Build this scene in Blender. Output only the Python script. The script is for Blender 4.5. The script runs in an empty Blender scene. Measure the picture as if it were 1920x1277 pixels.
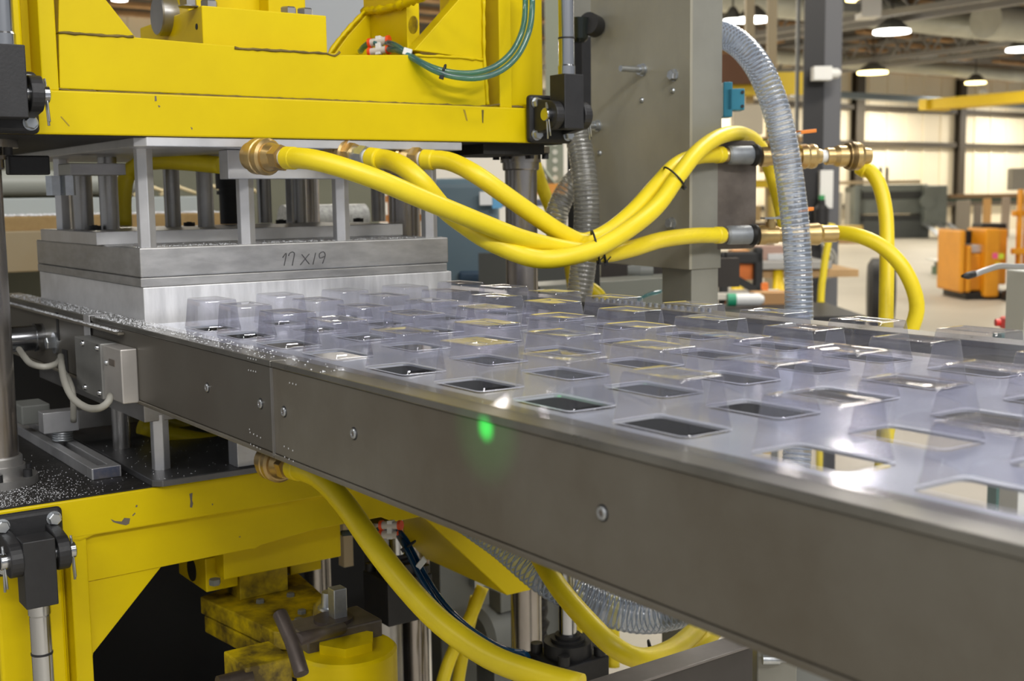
import bpy, math, random
from mathutils import Vector, Matrix
random.seed(7)
SC = bpy.context.scene
COL = SC.collection
V = Vector
# ------------------------------------------------------------------ camera
CAM = V((0, 0, 1.45))
RT = V((0.8164, -0.5774, -0.0132)); FW = V((0.5724, 0.8115, -0.1178))
RT = RT.normalized(); UP = RT.cross(FW).normalized(); FW = UP.cross(RT).normalized()
F = 2274.0
cd = bpy.data.cameras.new('camera'); cam = bpy.data.objects.new('camera', cd); COL.objects.link(cam)
cam.matrix_world = Matrix(((RT.x, UP.x, -FW.x, CAM.x), (RT.y, UP.y, -FW.y, CAM.y), (RT.z, UP.z, -FW.z, CAM.z), (0, 0, 0, 1)))
cd.sensor_width = 36; cd.lens = F / 1920 * 36; cd.clip_start = 0.02; cd.clip_end = 200
cd.dof.use_dof = True; cd.dof.focus_distance = 1.3; cd.dof.aperture_fstop = 9.5
SC.camera = cam
# ------------------------------------------------------------------ world, light, exposure
w = bpy.data.worlds.new('hall_air'); SC.world = w; w.use_nodes = True
w.node_tree.nodes['Background'].inputs[0].default_value = (0.92, 0.95, 1.0, 1)
w.node_tree.nodes['Background'].inputs[1].default_value = 0.40
SC.view_settings.view_transform = 'Standard'; SC.view_settings.look = 'None'
SC.view_settings.exposure = 0.0; SC.view_settings.gamma = 1.0; SC.view_settings.use_curve_mapping = False
try: SC.cycles.use_denoising = True
except Exception: pass
SC.cycles.max_bounces = 14; SC.cycles.transparent_max_bounces = 40; SC.cycles.transmission_bounces = 12
SC.cycles.sample_clamp_indirect = 6.0
def area(name, loc, aim, sx, sy, power, color=(1, 0.98, 0.95)):
    l = bpy.data.lights.new(name, 'AREA'); l.shape = 'RECTANGLE'; l.size = sx; l.size_y = sy; l.energy = power; l.color = color
    o = bpy.data.objects.new(name, l); COL.objects.link(o); o.location = loc
    o.rotation_euler = (V(aim) - V(loc)).to_track_quat('-Z', 'Y').to_euler(); return o
# high-bay lamps of the hall, above and in front of the press (outside the frame)
for (x, y, pw) in ((0.9, -1.3, 40), (3.2, -1.6, 40), (-1.9, -1.0, 40), (-0.5, -4.6, 215), (2.2, -5.2, 160), (-4.2, -3.6, 95), (4.4, 2.3, 95), (-3.2, 2.4, 40)):
    area('unseen_hall_light', (x, y, 4.9), (0.45 * x + 0.3, 0.5 * y + 0.9, 1.1), 2.2, 0.4, pw * 0.9)
for x in (5.5, 12.0, 19.0, 27.0, 34.0, 41.0):
    for y in (3.0, 10.0, 17.0, 24.6):
        area('unseen_hall_light', (x, y, 4.75), (x, y, 0), 1.4, 0.7, 380 if y > 20 else 165, (1, 0.93, 0.80))  # stronger last row added to brighten the back wall, without fixtures
# ------------------------------------------------------------------ pixel rays (1920 x 1277 frame of the photograph)
def ray(u, v): return RT * (u - 960.0) + UP * (638.5 - v) + FW * F
def onx(u, v, X): d = ray(u, v); return CAM + d * ((X - CAM.x) / d.x)
def ony(u, v, Y): d = ray(u, v); return CAM + d * ((Y - CAM.y) / d.y)
def onz(u, v, Z): d = ray(u, v); return CAM + d * ((Z - CAM.z) / d.z)
def ond(u, v, D): return CAM + ray(u, v) * (D / F)
# ------------------------------------------------------------------ materials
def lin(c):
    return tuple(((x / 255) / 12.92 if x / 255 <= 0.04045 else (((x / 255) + 0.055) / 1.055) ** 2.4) for x in c) + (1,)
MATS = {}
def mat(name, rgb, metal=0.0, rough=0.5, var=0.0, scale=8.0, dark=None, bump=0.0, bscale=60.0, stretch=None, rot=None, spec=0.5, emit=0.0, coat=0.0, rvar=0.0):
    if name in MATS: return MATS[name]
    m = bpy.data.materials.new(name); m.use_nodes = True; nt = m.node_tree; b = nt.nodes['Principled BSDF']
    c = lin(rgb); b.inputs['Base Color'].default_value = c; b.inputs['Metallic'].default_value = metal
    b.inputs['Roughness'].default_value = rough; b.inputs['Specular IOR Level'].default_value = spec
    if coat: b.inputs['Coat Weight'].default_value = coat; b.inputs['Coat Roughness'].default_value = 0.15
    if emit: b.inputs['Emission Color'].default_value = c; b.inputs['Emission Strength'].default_value = emit
    if var or bump or rvar:
        tc = nt.nodes.new('ShaderNodeTexCoord'); mp = nt.nodes.new('ShaderNodeMapping'); nt.links.new(tc.outputs['Object'], mp.inputs['Vector'])
        if stretch: mp.inputs['Scale'].default_value = stretch
        if rot: mp.inputs['Rotation'].default_value = rot
    if var or rvar:
        n = nt.nodes.new('ShaderNodeTexNoise'); n.inputs['Scale'].default_value = scale; n.inputs['Detail'].default_value = 7; n.inputs['Roughness'].default_value = 0.62
        nt.links.new(mp.outputs['Vector'], n.inputs['Vector'])
    if var:
        r = nt.nodes.new('ShaderNodeValToRGB'); d = lin(dark) if dark else tuple(x * (1 - var) for x in c[:3]) + (1,)
        r.color_ramp.elements[0].position = 0.36; r.color_ramp.elements[0].color = d
        r.color_ramp.elements[1].position = 0.36 + 0.3; r.color_ramp.elements[1].color = c
        if dark:
            mx = [c[i] * (1 - var) + d[i] * var for i in range(3)]; r.color_ramp.elements[0].color = tuple(mx) + (1,)
        nt.links.new(n.outputs['Fac'], r.inputs['Fac']); nt.links.new(r.outputs['Color'], b.inputs['Base Color'])
    if rvar:
        mr = nt.nodes.new('ShaderNodeMapRange'); mr.inputs['To Min'].default_value = max(0.02, rough - rvar); mr.inputs['To Max'].default_value = min(1, rough + rvar)
        nt.links.new(n.outputs['Fac'], mr.inputs['Value']); nt.links.new(mr.outputs['Result'], b.inputs['Roughness'])
    if bump:
        n2 = nt.nodes.new('ShaderNodeTexNoise'); n2.inputs['Scale'].default_value = bscale; n2.inputs['Detail'].default_value = 4
        nt.links.new(mp.outputs['Vector'], n2.inputs['Vector']); bp = nt.nodes.new('ShaderNodeBump'); bp.inputs['Strength'].default_value = bump; bp.inputs['Distance'].default_value = 0.002
        nt.links.new(n2.outputs['Fac'], bp.inputs['Height']); nt.links.new(bp.outputs['Normal'], b.inputs['Normal'])
    MATS[name] = m; return m
def clear_mat(name, tint, rough, haze, hazecol=(225, 225, 238), ior=1.5, glossy=1.0, edge=0.0):
    m = bpy.data.materials.new(name); m.use_nodes = True; nt = m.node_tree; nt.nodes.remove(nt.nodes['Principled BSDF'])
    out = nt.nodes['Material Output']
    tr = nt.nodes.new('ShaderNodeBsdfTransparent'); tr.inputs['Color'].default_value = lin(tint)
    gl = nt.nodes.new('ShaderNodeBsdfGlossy'); gl.inputs['Roughness'].default_value = rough; gl.inputs['Color'].default_value = (glossy, glossy, glossy, 1)
    df = nt.nodes.new('ShaderNodeBsdfDiffuse'); df.inputs['Color'].default_value = lin(hazecol)
    tl = nt.nodes.new('ShaderNodeBsdfTranslucent'); tl.inputs['Color'].default_value = lin(hazecol)
    hz = nt.nodes.new('ShaderNodeMixShader'); hz.inputs[0].default_value = 0.5
    nt.links.new(df.outputs[0], hz.inputs[1]); nt.links.new(tl.outputs[0], hz.inputs[2])
    a = nt.nodes.new('ShaderNodeMixShader'); a.inputs[0].default_value = haze
    nt.links.new(tr.outputs[0], a.inputs[1]); nt.links.new(hz.outputs[0], a.inputs[2])
    if edge:   # a longer path through the wall at a slant: more haze
        lw = nt.nodes.new('ShaderNodeLayerWeight'); lw.inputs[0].default_value = 0.5
        pw = nt.nodes.new('ShaderNodeMath'); pw.operation = 'POWER'; pw.inputs[1].default_value = 5.0; nt.links.new(lw.outputs['Facing'], pw.inputs[0])
        ma = nt.nodes.new('ShaderNodeMath'); ma.operation = 'MULTIPLY_ADD'; ma.inputs[1].default_value = edge; ma.inputs[2].default_value = haze
        nt.links.new(pw.outputs[0], ma.inputs[0]); nt.links.new(ma.outputs[0], a.inputs[0])
    fr = nt.nodes.new('ShaderNodeFresnel'); ge = nt.nodes.new('ShaderNodeNewGeometry'); mr = nt.nodes.new('ShaderNodeMapRange')
    mr.inputs['To Min'].default_value = ior; mr.inputs['To Max'].default_value = 1 / ior; nt.links.new(ge.outputs['Backfacing'], mr.inputs['Value']); nt.links.new(mr.outputs['Result'], fr.inputs['IOR'])
    b = nt.nodes.new('ShaderNodeMixShader'); nt.links.new(fr.outputs[0], b.inputs[0])
    nt.links.new(a.outputs[0], b.inputs[1]); nt.links.new(gl.outputs[0], b.inputs[2]); nt.links.new(b.outputs[0], out.inputs['Surface'])
    MATS[name] = m; return m
YEL = mat('yellow_paint', (214, 190, 4), rough=0.38, var=0.25, scale=5, dark=(176, 146, 6), bump=0.05, bscale=40, spec=0.2)
YELD = mat('grimy_yellow_paint', (208, 182, 8), rough=0.5, var=1.0, scale=24, dark=(84, 70, 30), bump=0.1)
BEAD = mat('brown_weld_bead', (122, 104, 50), rough=0.8, var=0.4, scale=40)  # brown bead colour, tone varying at random
ALU = mat('machined_aluminium', (208, 208, 210), metal=0.75, rough=0.42, var=0.16, scale=14, rvar=0.08)
ALUF = mat('milled_aluminium_block', (186, 185, 184), metal=0.8, rough=0.45, var=0.22, scale=26, stretch=(1, 1, 3), rvar=0.1)
STEEL = mat('bright_steel', (170, 168, 166), metal=0.85, rough=0.34, var=0.25, scale=12, rvar=0.1)
RAILM = mat('hot_rolled_steel', (121, 117, 107), metal=0.35, rough=0.42, var=0.65, scale=4.5, dark=(90, 81, 67), bump=0.08, bscale=90, rvar=0.08)
RAILT = mat('ground_steel_strip', (150, 148, 142), metal=0.85, rough=0.3, var=0.3, scale=10, rvar=0.1)
PLATE = mat('brushed_plate', (214, 219, 228), metal=0.6, rough=0.3, var=0.1, scale=10, rvar=0.05)
CHROME = mat('chrome', (186, 188, 192), metal=1.0, rough=0.2)
POSTM = mat('oiled_guide_post', (176, 172, 168), metal=0.95, rough=0.25, var=0.55, scale=9, dark=(92, 74, 62), stretch=(1, 1, 0.4), rvar=0.08)
BLACK = mat('black_oxide_steel', (44, 44, 46), metal=0.25, rough=0.5, var=0.2, scale=50, bump=0.1, bscale=300)
GRIME_SHADE = mat('black_grease_and_shade', (42, 40, 38), metal=0.3, rough=0.55, var=0.5, scale=14, bump=0.3, bscale=120)
BRASS = mat('brass', (198, 172, 120), metal=0.8, rough=0.33, var=0.35, scale=30, dark=(140, 106, 62))
ZINC = mat('zinc_plated_steel', (196, 200, 204), metal=0.85, rough=0.3, var=0.2, scale=60)
GALV = mat('galvanised_pipe', (150, 154, 158), metal=0.55, rough=0.5, var=0.25, scale=40)
HOSE = mat('yellow_hose_rubber', (234, 211, 34), rough=0.4, var=0.22, scale=26, dark=(206, 176, 26), spec=0.45, bump=0.03, bscale=200)
RUBBER = mat('black_rubber', (24, 24, 25), rough=0.55)
WHITE = mat('white_nylon', (225, 225, 222), rough=0.4)
REDO = mat('orange_red_plastic', (236, 82, 34), rough=0.4)
COLM = mat('grey_column_paint', (144, 143, 134), metal=0.25, rough=0.42, var=0.16, scale=6, bump=0.04)
PLTM = mat('bare_column_plate', (176, 172, 156), metal=0.3, rough=0.4, var=0.22, scale=5, stretch=(1, 1, .5))
DKPL = mat('scratched_dark_plate', (124, 115, 107), metal=0.35, rough=0.4, var=0.6, scale=16, dark=(74, 66, 60), rvar=0.1)
GREYC = mat('grey_cable', (150, 148, 140), rough=0.5)
GREYP = mat('grey_machine_paint', (122, 124, 120), rough=0.5, var=0.2, scale=4)
DARKV = mat('dark_void', (20, 20, 22), rough=0.7)
WHITEP = mat('plastic_flake', (214, 216, 220), rough=0.3)
TEAL = mat('teal_switch_paint', (38, 122, 148), rough=0.4)
CUPM = clear_mat('clear_cup_plastic', (239, 239, 244), 0.032, 0.025, (234, 235, 244), 1.7, 1.0, 0.55)
WEBM = clear_mat('clear_sheet_plastic', (246, 247, 252), 0.12, 0.03)
TUBEB = clear_mat('blue_air_tube', (150, 196, 200), 0.10, 0.40, (116, 166, 170))
TUBED = clear_mat('dark_blue_air_tube', (40, 96, 132), 0.12, 0.7, (30, 92, 136))
VACM = clear_mat('clear_ribbed_hose', (218, 223, 232), 0.16, 0.22, (204, 212, 224))
VACN = clear_mat('smoky_ribbed_hose', (214, 214, 210), 0.15, 0.2, (226, 226, 222))
# ------------------------------------------------------------------ mesh builder
class MB:
    def __init__(s): s.v = []; s.f = []; s.sm = []
    def add(s, vs, fs, smooth=False):
        o = len(s.v); s.v += [tuple(p) for p in vs]; s.f += [tuple(i + o for i in f) for f in fs]
        s.sm += (smooth if isinstance(smooth, list) else [smooth] * len(fs)); return s
    def box(s, x0, x1, y0, y1, z0, z1):
        vs = [(x, y, z) for x in (x0, x1) for y in (y0, y1) for z in (z0, z1)]
        return s.add(vs, [(0, 1, 3, 2), (4, 6, 7, 5), (0, 4, 5, 1), (2, 3, 7, 6), (0, 2, 6, 4), (1, 5, 7, 3)])
    def obox(s, c, ax, ay, az, hx, hy, hz):
        c, ax, ay, az = V(c), V(ax).normalized(), V(ay).normalized(), V(az).normalized()
        vs = [c + ax * (hx * i) + ay * (hy * j) + az * (hz * k) for i in (-1, 1) for j in (-1, 1) for k in (-1, 1)]
        return s.add(vs, [(0, 1, 3, 2), (4, 6, 7, 5), (0, 4, 5, 1), (2, 3, 7, 6), (0, 2, 6, 4), (1, 5, 7, 3)])
    def lathe(s, p0, d, prof, n=20, caps=True, a0=0.0):
        # prof: list of (t along d, radius)
        p0, d = V(p0), V(d).normalized(); u = d.orthogonal().normalized(); w_ = d.cross(u)
        if abs(d.z) > 0.99: u, w_ = V((1, 0, 0)), (V((0, 1, 0)) if d.z > 0 else V((0, -1, 0)))
        vs = []; fs = []; sm = []
        # duplicated rings keep hard steps between profile pieces
        for i in range(len(prof) - 1):
            (t0, r0), (t1, r1) = prof[i], prof[i + 1]; b = len(vs)
            for t, r in ((t0, r0), (t1, r1)):
                for k in range(n):
                    a = a0 + 2 * math.pi * k / n; vs.append(p0 + d * t + (u * math.cos(a) + w_ * math.sin(a)) * r)
            for k in range(n):
                k2 = (k + 1) % n; fs.append((b + k, b + k2, b + n + k2, b + n + k)); sm.append(n > 8)
        if caps:
            for (t, r), rev in ((prof[0], True), (prof[-1], False)):
                if r > 1e-6:
                    b = len(vs)
                    for k in range(n):
                        a = a0 + 2 * math.pi * k / n; vs.append(p0 + d * t + (u * math.cos(a) + w_ * math.sin(a)) * r)
                    fs.append(tuple(range(b + n - 1, b - 1, -1)) if rev else tuple(range(b, b + n))); sm.append(False)
        return s.add(vs, fs, sm)
    def cyl(s, p0, p1, r, n=20, r1=None, a0=0.0):
        p0, p1 = V(p0), V(p1); L = (p1 - p0).length
        return s.lathe(p0, p1 - p0, [(0, r), (L, r if r1 is None else r1)], n, True, a0)
    def prism(s, poly, axis, a, b):
        # poly of 2-D points in the plane normal to axis ('x': (y,z), 'y': (x,z), 'z': (x,y))
        def P(p, t): return {'x': (t, p[0], p[1]), 'y': (p[0], t, p[1]), 'z': (p[0], p[1], t)}[axis]
        n = len(poly); vs = [P(p, a) for p in poly] + [P(p, b) for p in poly]
        fs = [tuple(range(n - 1, -1, -1)), tuple(range(n, 2 * n))] + [(i, (i + 1) % n, n + (i + 1) % n, n + i) for i in range(n)]
        return s.add(vs, fs)
    def tube(s, pts, r, n=12, caps=True, rf=None):
        pts = [V(p) for p in pts]; m = len(pts); T = []
        for i in range(m): T.append((pts[min(i + 1, m - 1)] - pts[max(i - 1, 0)]).normalized())
        u = T[0].orthogonal().normalized(); vs = []
        for i in range(m):
            u = (u - T[i] * u.dot(T[i])).normalized(); w_ = T[i].cross(u); rr = r if rf is None else rf(i)
            for k in range(n):
                a = 2 * math.pi * k / n; vs.append(pts[i] + (u * math.cos(a) + w_ * math.sin(a)) * rr)
        fs = [(i * n + k, i * n + (k + 1) % n, (i + 1) * n + (k + 1) % n, (i + 1) * n + k) for i in range(m - 1) for k in range(n)]
        sm = [True] * len(fs)
        if caps: fs += [tuple(range(n - 1, -1, -1)), tuple(range((m - 1) * n, m * n))]; sm += [False, False]
        return s.add(vs, fs, sm)
    def sphere(s, c, r, n=12, m=8, sz=1.0):
        vs = []; fs = []
        for i in range(m + 1):
            th = math.pi * i / m
            for k in range(n):
                a = 2 * math.pi * k / n; vs.append((c[0] + r * math.sin(th) * math.cos(a), c[1] + r * math.sin(th) * math.sin(a), c[2] + r * sz * math.cos(th)))
        for i in range(m):
            for k in range(n): fs.append((i * n + k, (i + 1) * n + k, (i + 1) * n + (k + 1) % n, i * n + (k + 1) % n))
        return s.add(vs, fs, True)
    def obj(s, name, m, parent=None, bevel=0.0, seg=2, recalc=True, label=None):
        me = bpy.data.meshes.new(name); me.from_pydata(s.v, [], s.f); me.materials.append(m)
        me.polygons.foreach_set('use_smooth', s.sm); me.update()
        if recalc:
            import bmesh
            bm = bmesh.new(); bm.from_mesh(me); bmesh.ops.recalc_face_normals(bm, faces=bm.faces); bm.to_mesh(me); bm.free()
        o = bpy.data.objects.new(name, me); COL.objects.link(o)
        if parent:
            o.parent = parent; o.matrix_parent_inverse = Matrix.Translation(-MW(parent))
        if bevel:
            md = o.modifiers.new('bevel', 'BEVEL'); md.width = bevel; md.segments = seg; md.limit_method = 'ANGLE'; md.angle_limit = math.radians(40)
        if label: o['label'] = label
        return o
def MW(o):
    p = V(o.location); q = o.parent
    return p if q is None or q.type == 'MESH' else p
def thing(name, label, cat, loc=(0, 0, 0), group=None):
    o = bpy.data.objects.new(name, None); COL.objects.link(o); o.location = loc; o.empty_display_size = 0.05
    o['label'] = label; o['category'] = cat
    if group: o['group'] = group
    return o
def tag(o, label, cat, group=None, kind=None):
    o['label'] = label; o['category'] = cat
    if group: o['group'] = group
    if kind: o['kind'] = kind
    return o
def struct(o, label=None):
    o['kind'] = 'structure'
    if label: o['label'] = label
    return o
def smooth_path(pts, step=0.012):
    pts = [V(p) for p in pts]; P = [pts[0] * 2 - pts[1]] + pts + [pts[-1] * 2 - pts[-2]]; out = []
    for i in range(1, len(P) - 2):
        a, b, c, d = P[i - 1], P[i], P[i + 1], P[i + 2]; n = max(2, int((c - b).length / step))
        for k in range(n):
            t = k / n
            out.append(0.5 * ((2 * b) + (c - a) * t + (2 * a - 5 * b + 4 * c - d) * t * t + (3 * b - a - 3 * c + d) * t ** 3))
    out.append(pts[-1]); return out
def pxpath(l): return [ond(*p) for p in l]
def copy_thing(src, loc=None, label=None, group=None):
    def dup(o, par):
        c = o.copy(); COL.objects.link(c)
        if par: c.parent = par
        for ch in list(o.children): dup(ch, c)
        return c
    r = dup(src, None)
    if loc is not None: r.location = loc
    if label: r['label'] = label
    if group: r['group'] = group
    return r
X_, Y_, Z_ = V((1, 0, 0)), V((0, 1, 0)), V((0, 0, 1))
# ================================================================== SETTING: the hall
YW = 27.0
FLOOR = mat('concrete_floor', (196, 189, 174), rough=0.5, var=0.12, scale=0.6, bump=0.02)
o = MB().box(-8, 46, -6, YW, -0.1, 0).obj('floor', FLOOR); struct(o, 'pale concrete floor of the hall')
WALLM = mat('cream_wall_sheet', (242, 232, 208), rough=0.6, var=0.18, scale=0.5, dark=(222, 198, 156))
m = MB(); x = -8.0
while x < 46:                                       # ribbed sheet cladding
    m.box(x, x + 0.86, YW, YW + 0.05, 0, 5.6); m.box(x + 0.86, x + 1.0, YW - 0.04, YW + 0.05, 0, 5.6); x += 1.0
o = m.obj('wall_back', WALLM); struct(o, 'cream sheet metal back wall with dark girts')
DKST = mat('dark_structural_steel', (60, 54, 48), metal=0.2, rough=0.6)
GIRT = mat('dark_girt', (74, 66, 54), rough=0.6)
for i, z in enumerate((0.9, ony(1735, 276, YW).z, ony(1735, 212, YW).z)):
    struct(MB().box(-8, 46, YW - 0.2, YW - 0.05, z, z + 0.16).obj('trim_%d' % (i + 1), GIRT))
for i, (u, wd) in enumerate(((1612, 0.42), (1803, 0.34), (1985, 0.34), (1330, 0.34), (1050, .34))):
    p = ony(u, 380, YW - 0.3)
    t = MB().box(p.x - wd / 2, p.x + wd / 2, YW - 0.28, YW - 0.26 + 0.02, 0, 5.4)
    t.box(p.x - wd / 2, p.x + wd / 2, YW - 0.06, YW - 0.04, 0, 5.4); t.box(p.x - 0.012, p.x + 0.012, YW - 0.26, YW - 0.05, 0, 5.4)
    tag(t.obj('wall_column', GIRT), ('dark brown wall column %s on the cream back wall' % ('behind the brass union', 'above the press brake right end', 'at the far right edge', 'behind the clear hose', 'behind the press column')[i]), 'column')
# roof: deck between purlins, joists, ducts
DECK = mat('roof_deck', (66, 60, 54), rough=0.8, var=0.5, scale=0.7)
o = MB().box(-8, 46, -6, YW + 0.1, 5.55, 5.6).obj('ceiling', DECK); struct(o, 'dark roof deck of the hall')
INS = mat('tan_insulation', (176, 140, 100), rough=0.9, var=0.5, scale=1.5, dark=(90, 70, 50))
y = 8.0; k = 0
while y < YW:
    m = MB()
    x = 4.0 + (k % 2) * 0.8
    while x < 44: L = random.uniform(0.9, 2.4); m.box(x, x + L, y, y + 0.30, 5.47, 5.56); x += L + random.uniform(.3, 1.5)
    o = m.obj('ceiling_insulation_strip', INS, None); struct(o); o['kind'] = 'structure'
    k += 1; y += 1.25
def truss(name, p, q, h, label, n):
    t = thing(name, label, 'joist', p); p, q = V(p), V(q); d = (q - p)
    up = V((0, 0, h)); md = d.normalized(); sd = md.cross(Z_)
    JM = MATS.get('joist_paint') or mat('joist_paint', (150, 150, 150), rough=0.5, metal=0.1)
    MB().obox((p + q) / 2, md, sd, Z_, d.length / 2, 0.07, 0.06).obj('bottom_chord', JM, t)
    MB().obox((p + q) / 2 + up, md, sd, Z_, d.length / 2, 0.06, 0.05).obj('top_chord', JM, t)
    for i in range(n):
        a = p + d * (i / n); b = p + d * ((i + 0.5) / n) + up; c = p + d * ((i + 1) / n)
        MB().tube([a, b], 0.028, 6).obj('web_bar', JM, t); MB().tube([b, c], 0.028, 6).obj('web_bar', JM, t)
    return t
# joist bottom chords read off the photograph at a common height
for (u, v, lab) in ((1660, 40, 'grey open web joist crossing above the nearest bright lamp'), (1790, 108, 'grey open web joist ending by the lamp at the right edge'), (1560, 122, 'grey open web joist behind the yellow lit lamp'), (1440, 60, 'grey open web joist seen over the clear hose')):
    p = onz(u, v, 4.85); truss('roof_joist', (p.x, p.y - 9, 4.85), (p.x, YW - 0.4, 4.85), 0.62, lab, 16)
DUCT = mat('pale_duct', (206, 208, 198), rough=0.5, metal=0.3, var=0.2, scale=1)
for (u, v, r, x1, lab) in ((1590, 20, 0.30, 40, 'large pale round duct running under the roof at the top'), (1850, 38, .36, 40, 'short thick pale duct with a collar at the upper right'), (1600, 116, 0.2, 40, 'long thin pale duct below the roof joists')):
    p = onz(u, v, 5.2 if r == .30 else 4.95); t = thing('air_duct', lab, 'duct', p)
    MB().cyl((p.x - 4 if r < .35 else p.x, p.y, p.z), (x1, p.y, p.z), r, 20).obj('duct_run', DUCT, t)
    xx = p.x + (0.0 if r > .35 else 1.0)
    while xx < 30: MB().cyl((xx - .04, p.y, p.z), (xx + .04, p.y, p.z), r + .02, 20).obj('duct_collar', DUCT, t); xx += 3.2
# visible lamps
LAMPW = mat('lit_lamp_white', (255, 252, 244), emit=9.0); LAMPY = mat('lit_lamp_warm', (255, 226, 150), emit=8.0)
for (u, v, wp, z, mm, lab) in ((1672, 62, 68, 4.55, LAMPW, 'bright white high bay lamp below the upper joist'), (1636, 138, 56, 4.5, LAMPY, 'warm yellow high bay lamp over the crane rail'), (1829, 157, 38, 4.5, LAMPY, 'small warm far lamp above the yellow crane'), (1918, 95, 60, 4.55, LAMPW, 'white high bay lamp cut by the right edge'), (1412, 40, 62, 4.5, LAMPW, 'white high bay lamp behind the clear hose bend'), (1374, 42, 34, 4.5, LAMPW, 'white high bay lamp just beside the press column'), (224, 1, 28, 4.6, LAMPW, 'white lamp glimpsed above the press at upper left'), (1606, 1, 40, 5.0, LAMPY, 'pale lamp at the top edge over the white unit heater')):
    p = onz(u, v, z); D = (p - CAM).dot(FW); r = wp / 2 * D / F
    t = thing('high_bay_lamp', lab, 'lamp', p)
    MB().lathe((p.x, p.y, p.z), Z_, [(0.0, r), (0.05, r * .98)], 24).obj('lit_diffuser', mm, t)
    MB().lathe((p.x, p.y, p.z + 0.05), Z_, [(0, r * 1.0), (.12, r * .7), (.22, r * .3)], 24).obj('lamp_housing', GREYP, t)
    MB().cyl((p.x, p.y, p.z + .27), (p.x, p.y, 5.56), 0.015, 6).obj('hanging_rod', DKST, t)
# crane rail and yellow bridge crane
CRY = mat('crane_yellow', (230, 196, 30), rough=0.45)
p = ony(1640, 180, YW - 3.0); q = onz(1720, 188, p.z)
o = MB().box(p.x - 3, 40, q.y - .12, q.y + .12, q.z - .06, q.z + .12).obj('crane_runway_rail', mat('blue_grey_paint', (120, 134, 146), rough=.5)); tag(o, 'blue grey crane runway beam along the back wall', 'beam')
q = onz(1735, 205, 3.72); t = thing('overhead_crane', 'yellow overhead bridge crane with two beams at upper right', 'crane', q)
for dx in (0.0, 0.55):
    MB().box(q.x + dx, q.x + dx + .22, q.y - 14, q.y, q.z, q.z + .28 - dx * .2).obj('crane_beam', CRY, t)
MB().box(q.x - .1, q.x + 1.0, q.y - .1, q.y + .15, q.z - .02, q.z + .28).obj('end_truck', CRY, t)
MB().sphere((q.x + .9, q.y - 1.2, q.z + .42), .1).obj('crane_beacon', WHITE, t, label='white round beacon on the crane beam')
# dark building column by the clear hose, with white boxes
p = ond(1528, 300, 8.5); t = thing('hall_column', 'tall dark grey steel column behind the clear hose', 'column', (p.x, p.y, 0))
hw = 0.10; sv = V((RT.x, RT.y, 0)).normalized(); fv = V((FW.x, FW.y, 0)).normalized(); c = V((p.x, p.y, 2.7))
CDK = mat('column_dark', (30, 29, 31), rough=.5); CGR = mat('column_grey', (92, 93, 98), rough=.5)
MB().obox(c - sv * .03, fv, sv, Z_, .11, .012, 2.7).obj('column_web', CDK, t)
MB().obox(c - fv * .11 - sv * .045, fv, sv, Z_, .012, .07, 2.7).obj('flange', CDK, t)
MB().obox(c - fv * .10 + sv * .085, fv, sv, Z_, .012, .06, 2.7).obj('flange', CGR, t, label='grey painted flange')
MB().obox(c + fv * .05 - sv * .12, fv, sv, Z_, .012, .012, 2.7).obj('conduit', mat('conduit_grey', (150, 150, 146), metal=.4, rough=.4), t)
p2 = ond(1540, 138, 8.2); t2 = thing('junction_box', 'white electrical box high on the dark column', 'box', p2)
MB().obox(p2, sv, fv, Z_, .06, .05, .045).obj('box_body', WHITE, t2); MB().lathe(p2 + sv * .06, sv, [(0, .035), (.05, .035), (.07, .02)], 12).obj('sensor_head', WHITE, t2)
p2 = ond(1548, 355, 8.36); o = MB().obox(p2, sv, fv, Z_, .045, .03, .13).obj('notice_sheet', WHITE, None, 0.004); tag(o, 'white sheet hung on the dark column behind the brass valve', 'notice')
p2 = ond(1540, 402, 8.33); t2 = thing('fire_bottle', 'dark small bottle on the dark column under the white sheet', 'bottle', p2)
MB().lathe(p2 - Z_ * .09, Z_, [(0, .05), (.13, .05), (.16, .025), (.19, .025)], 14).obj('bottle_body', CDK, t2); MB().lathe(p2 + Z_ * .1, Z_, [(0, .022), (.03, .022)], 10).obj('bottle_cap', mat('green_cap', (60, 150, 90)), t2)
p2 = ond(1628, 16, 20); t2 = thing('unit_heater', 'white unit heater hanging near the roof', 'heater', p2)
MB().obox(p2, sv, fv, Z_, .16, .2, .16).obj('heater_case', WHITE, t2, .01); MB().obox(p2 - sv * .3, sv, fv, Z_, .14, .15, .07).obj('heater_duct', GREYP, t2)
#@@PART2
# ================================================================== PRESS
Y0 = 1.4475; YT = 1.515
def pxy(u, v, Y): p = ony(u, v, Y); return (p.x, p.z)
def bolt(mb, c, d, r, h, wash=None):
    c, d = V(c), V(d).normalized()
    if wash: mb.lathe(c, d, [(0, wash), (.0015, wash)], 18)
    return mb.lathe(c + d * (0.0015 if wash else 0), d, [(0, r), (h * .8, r), (h, r * .85)], 6)
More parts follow.
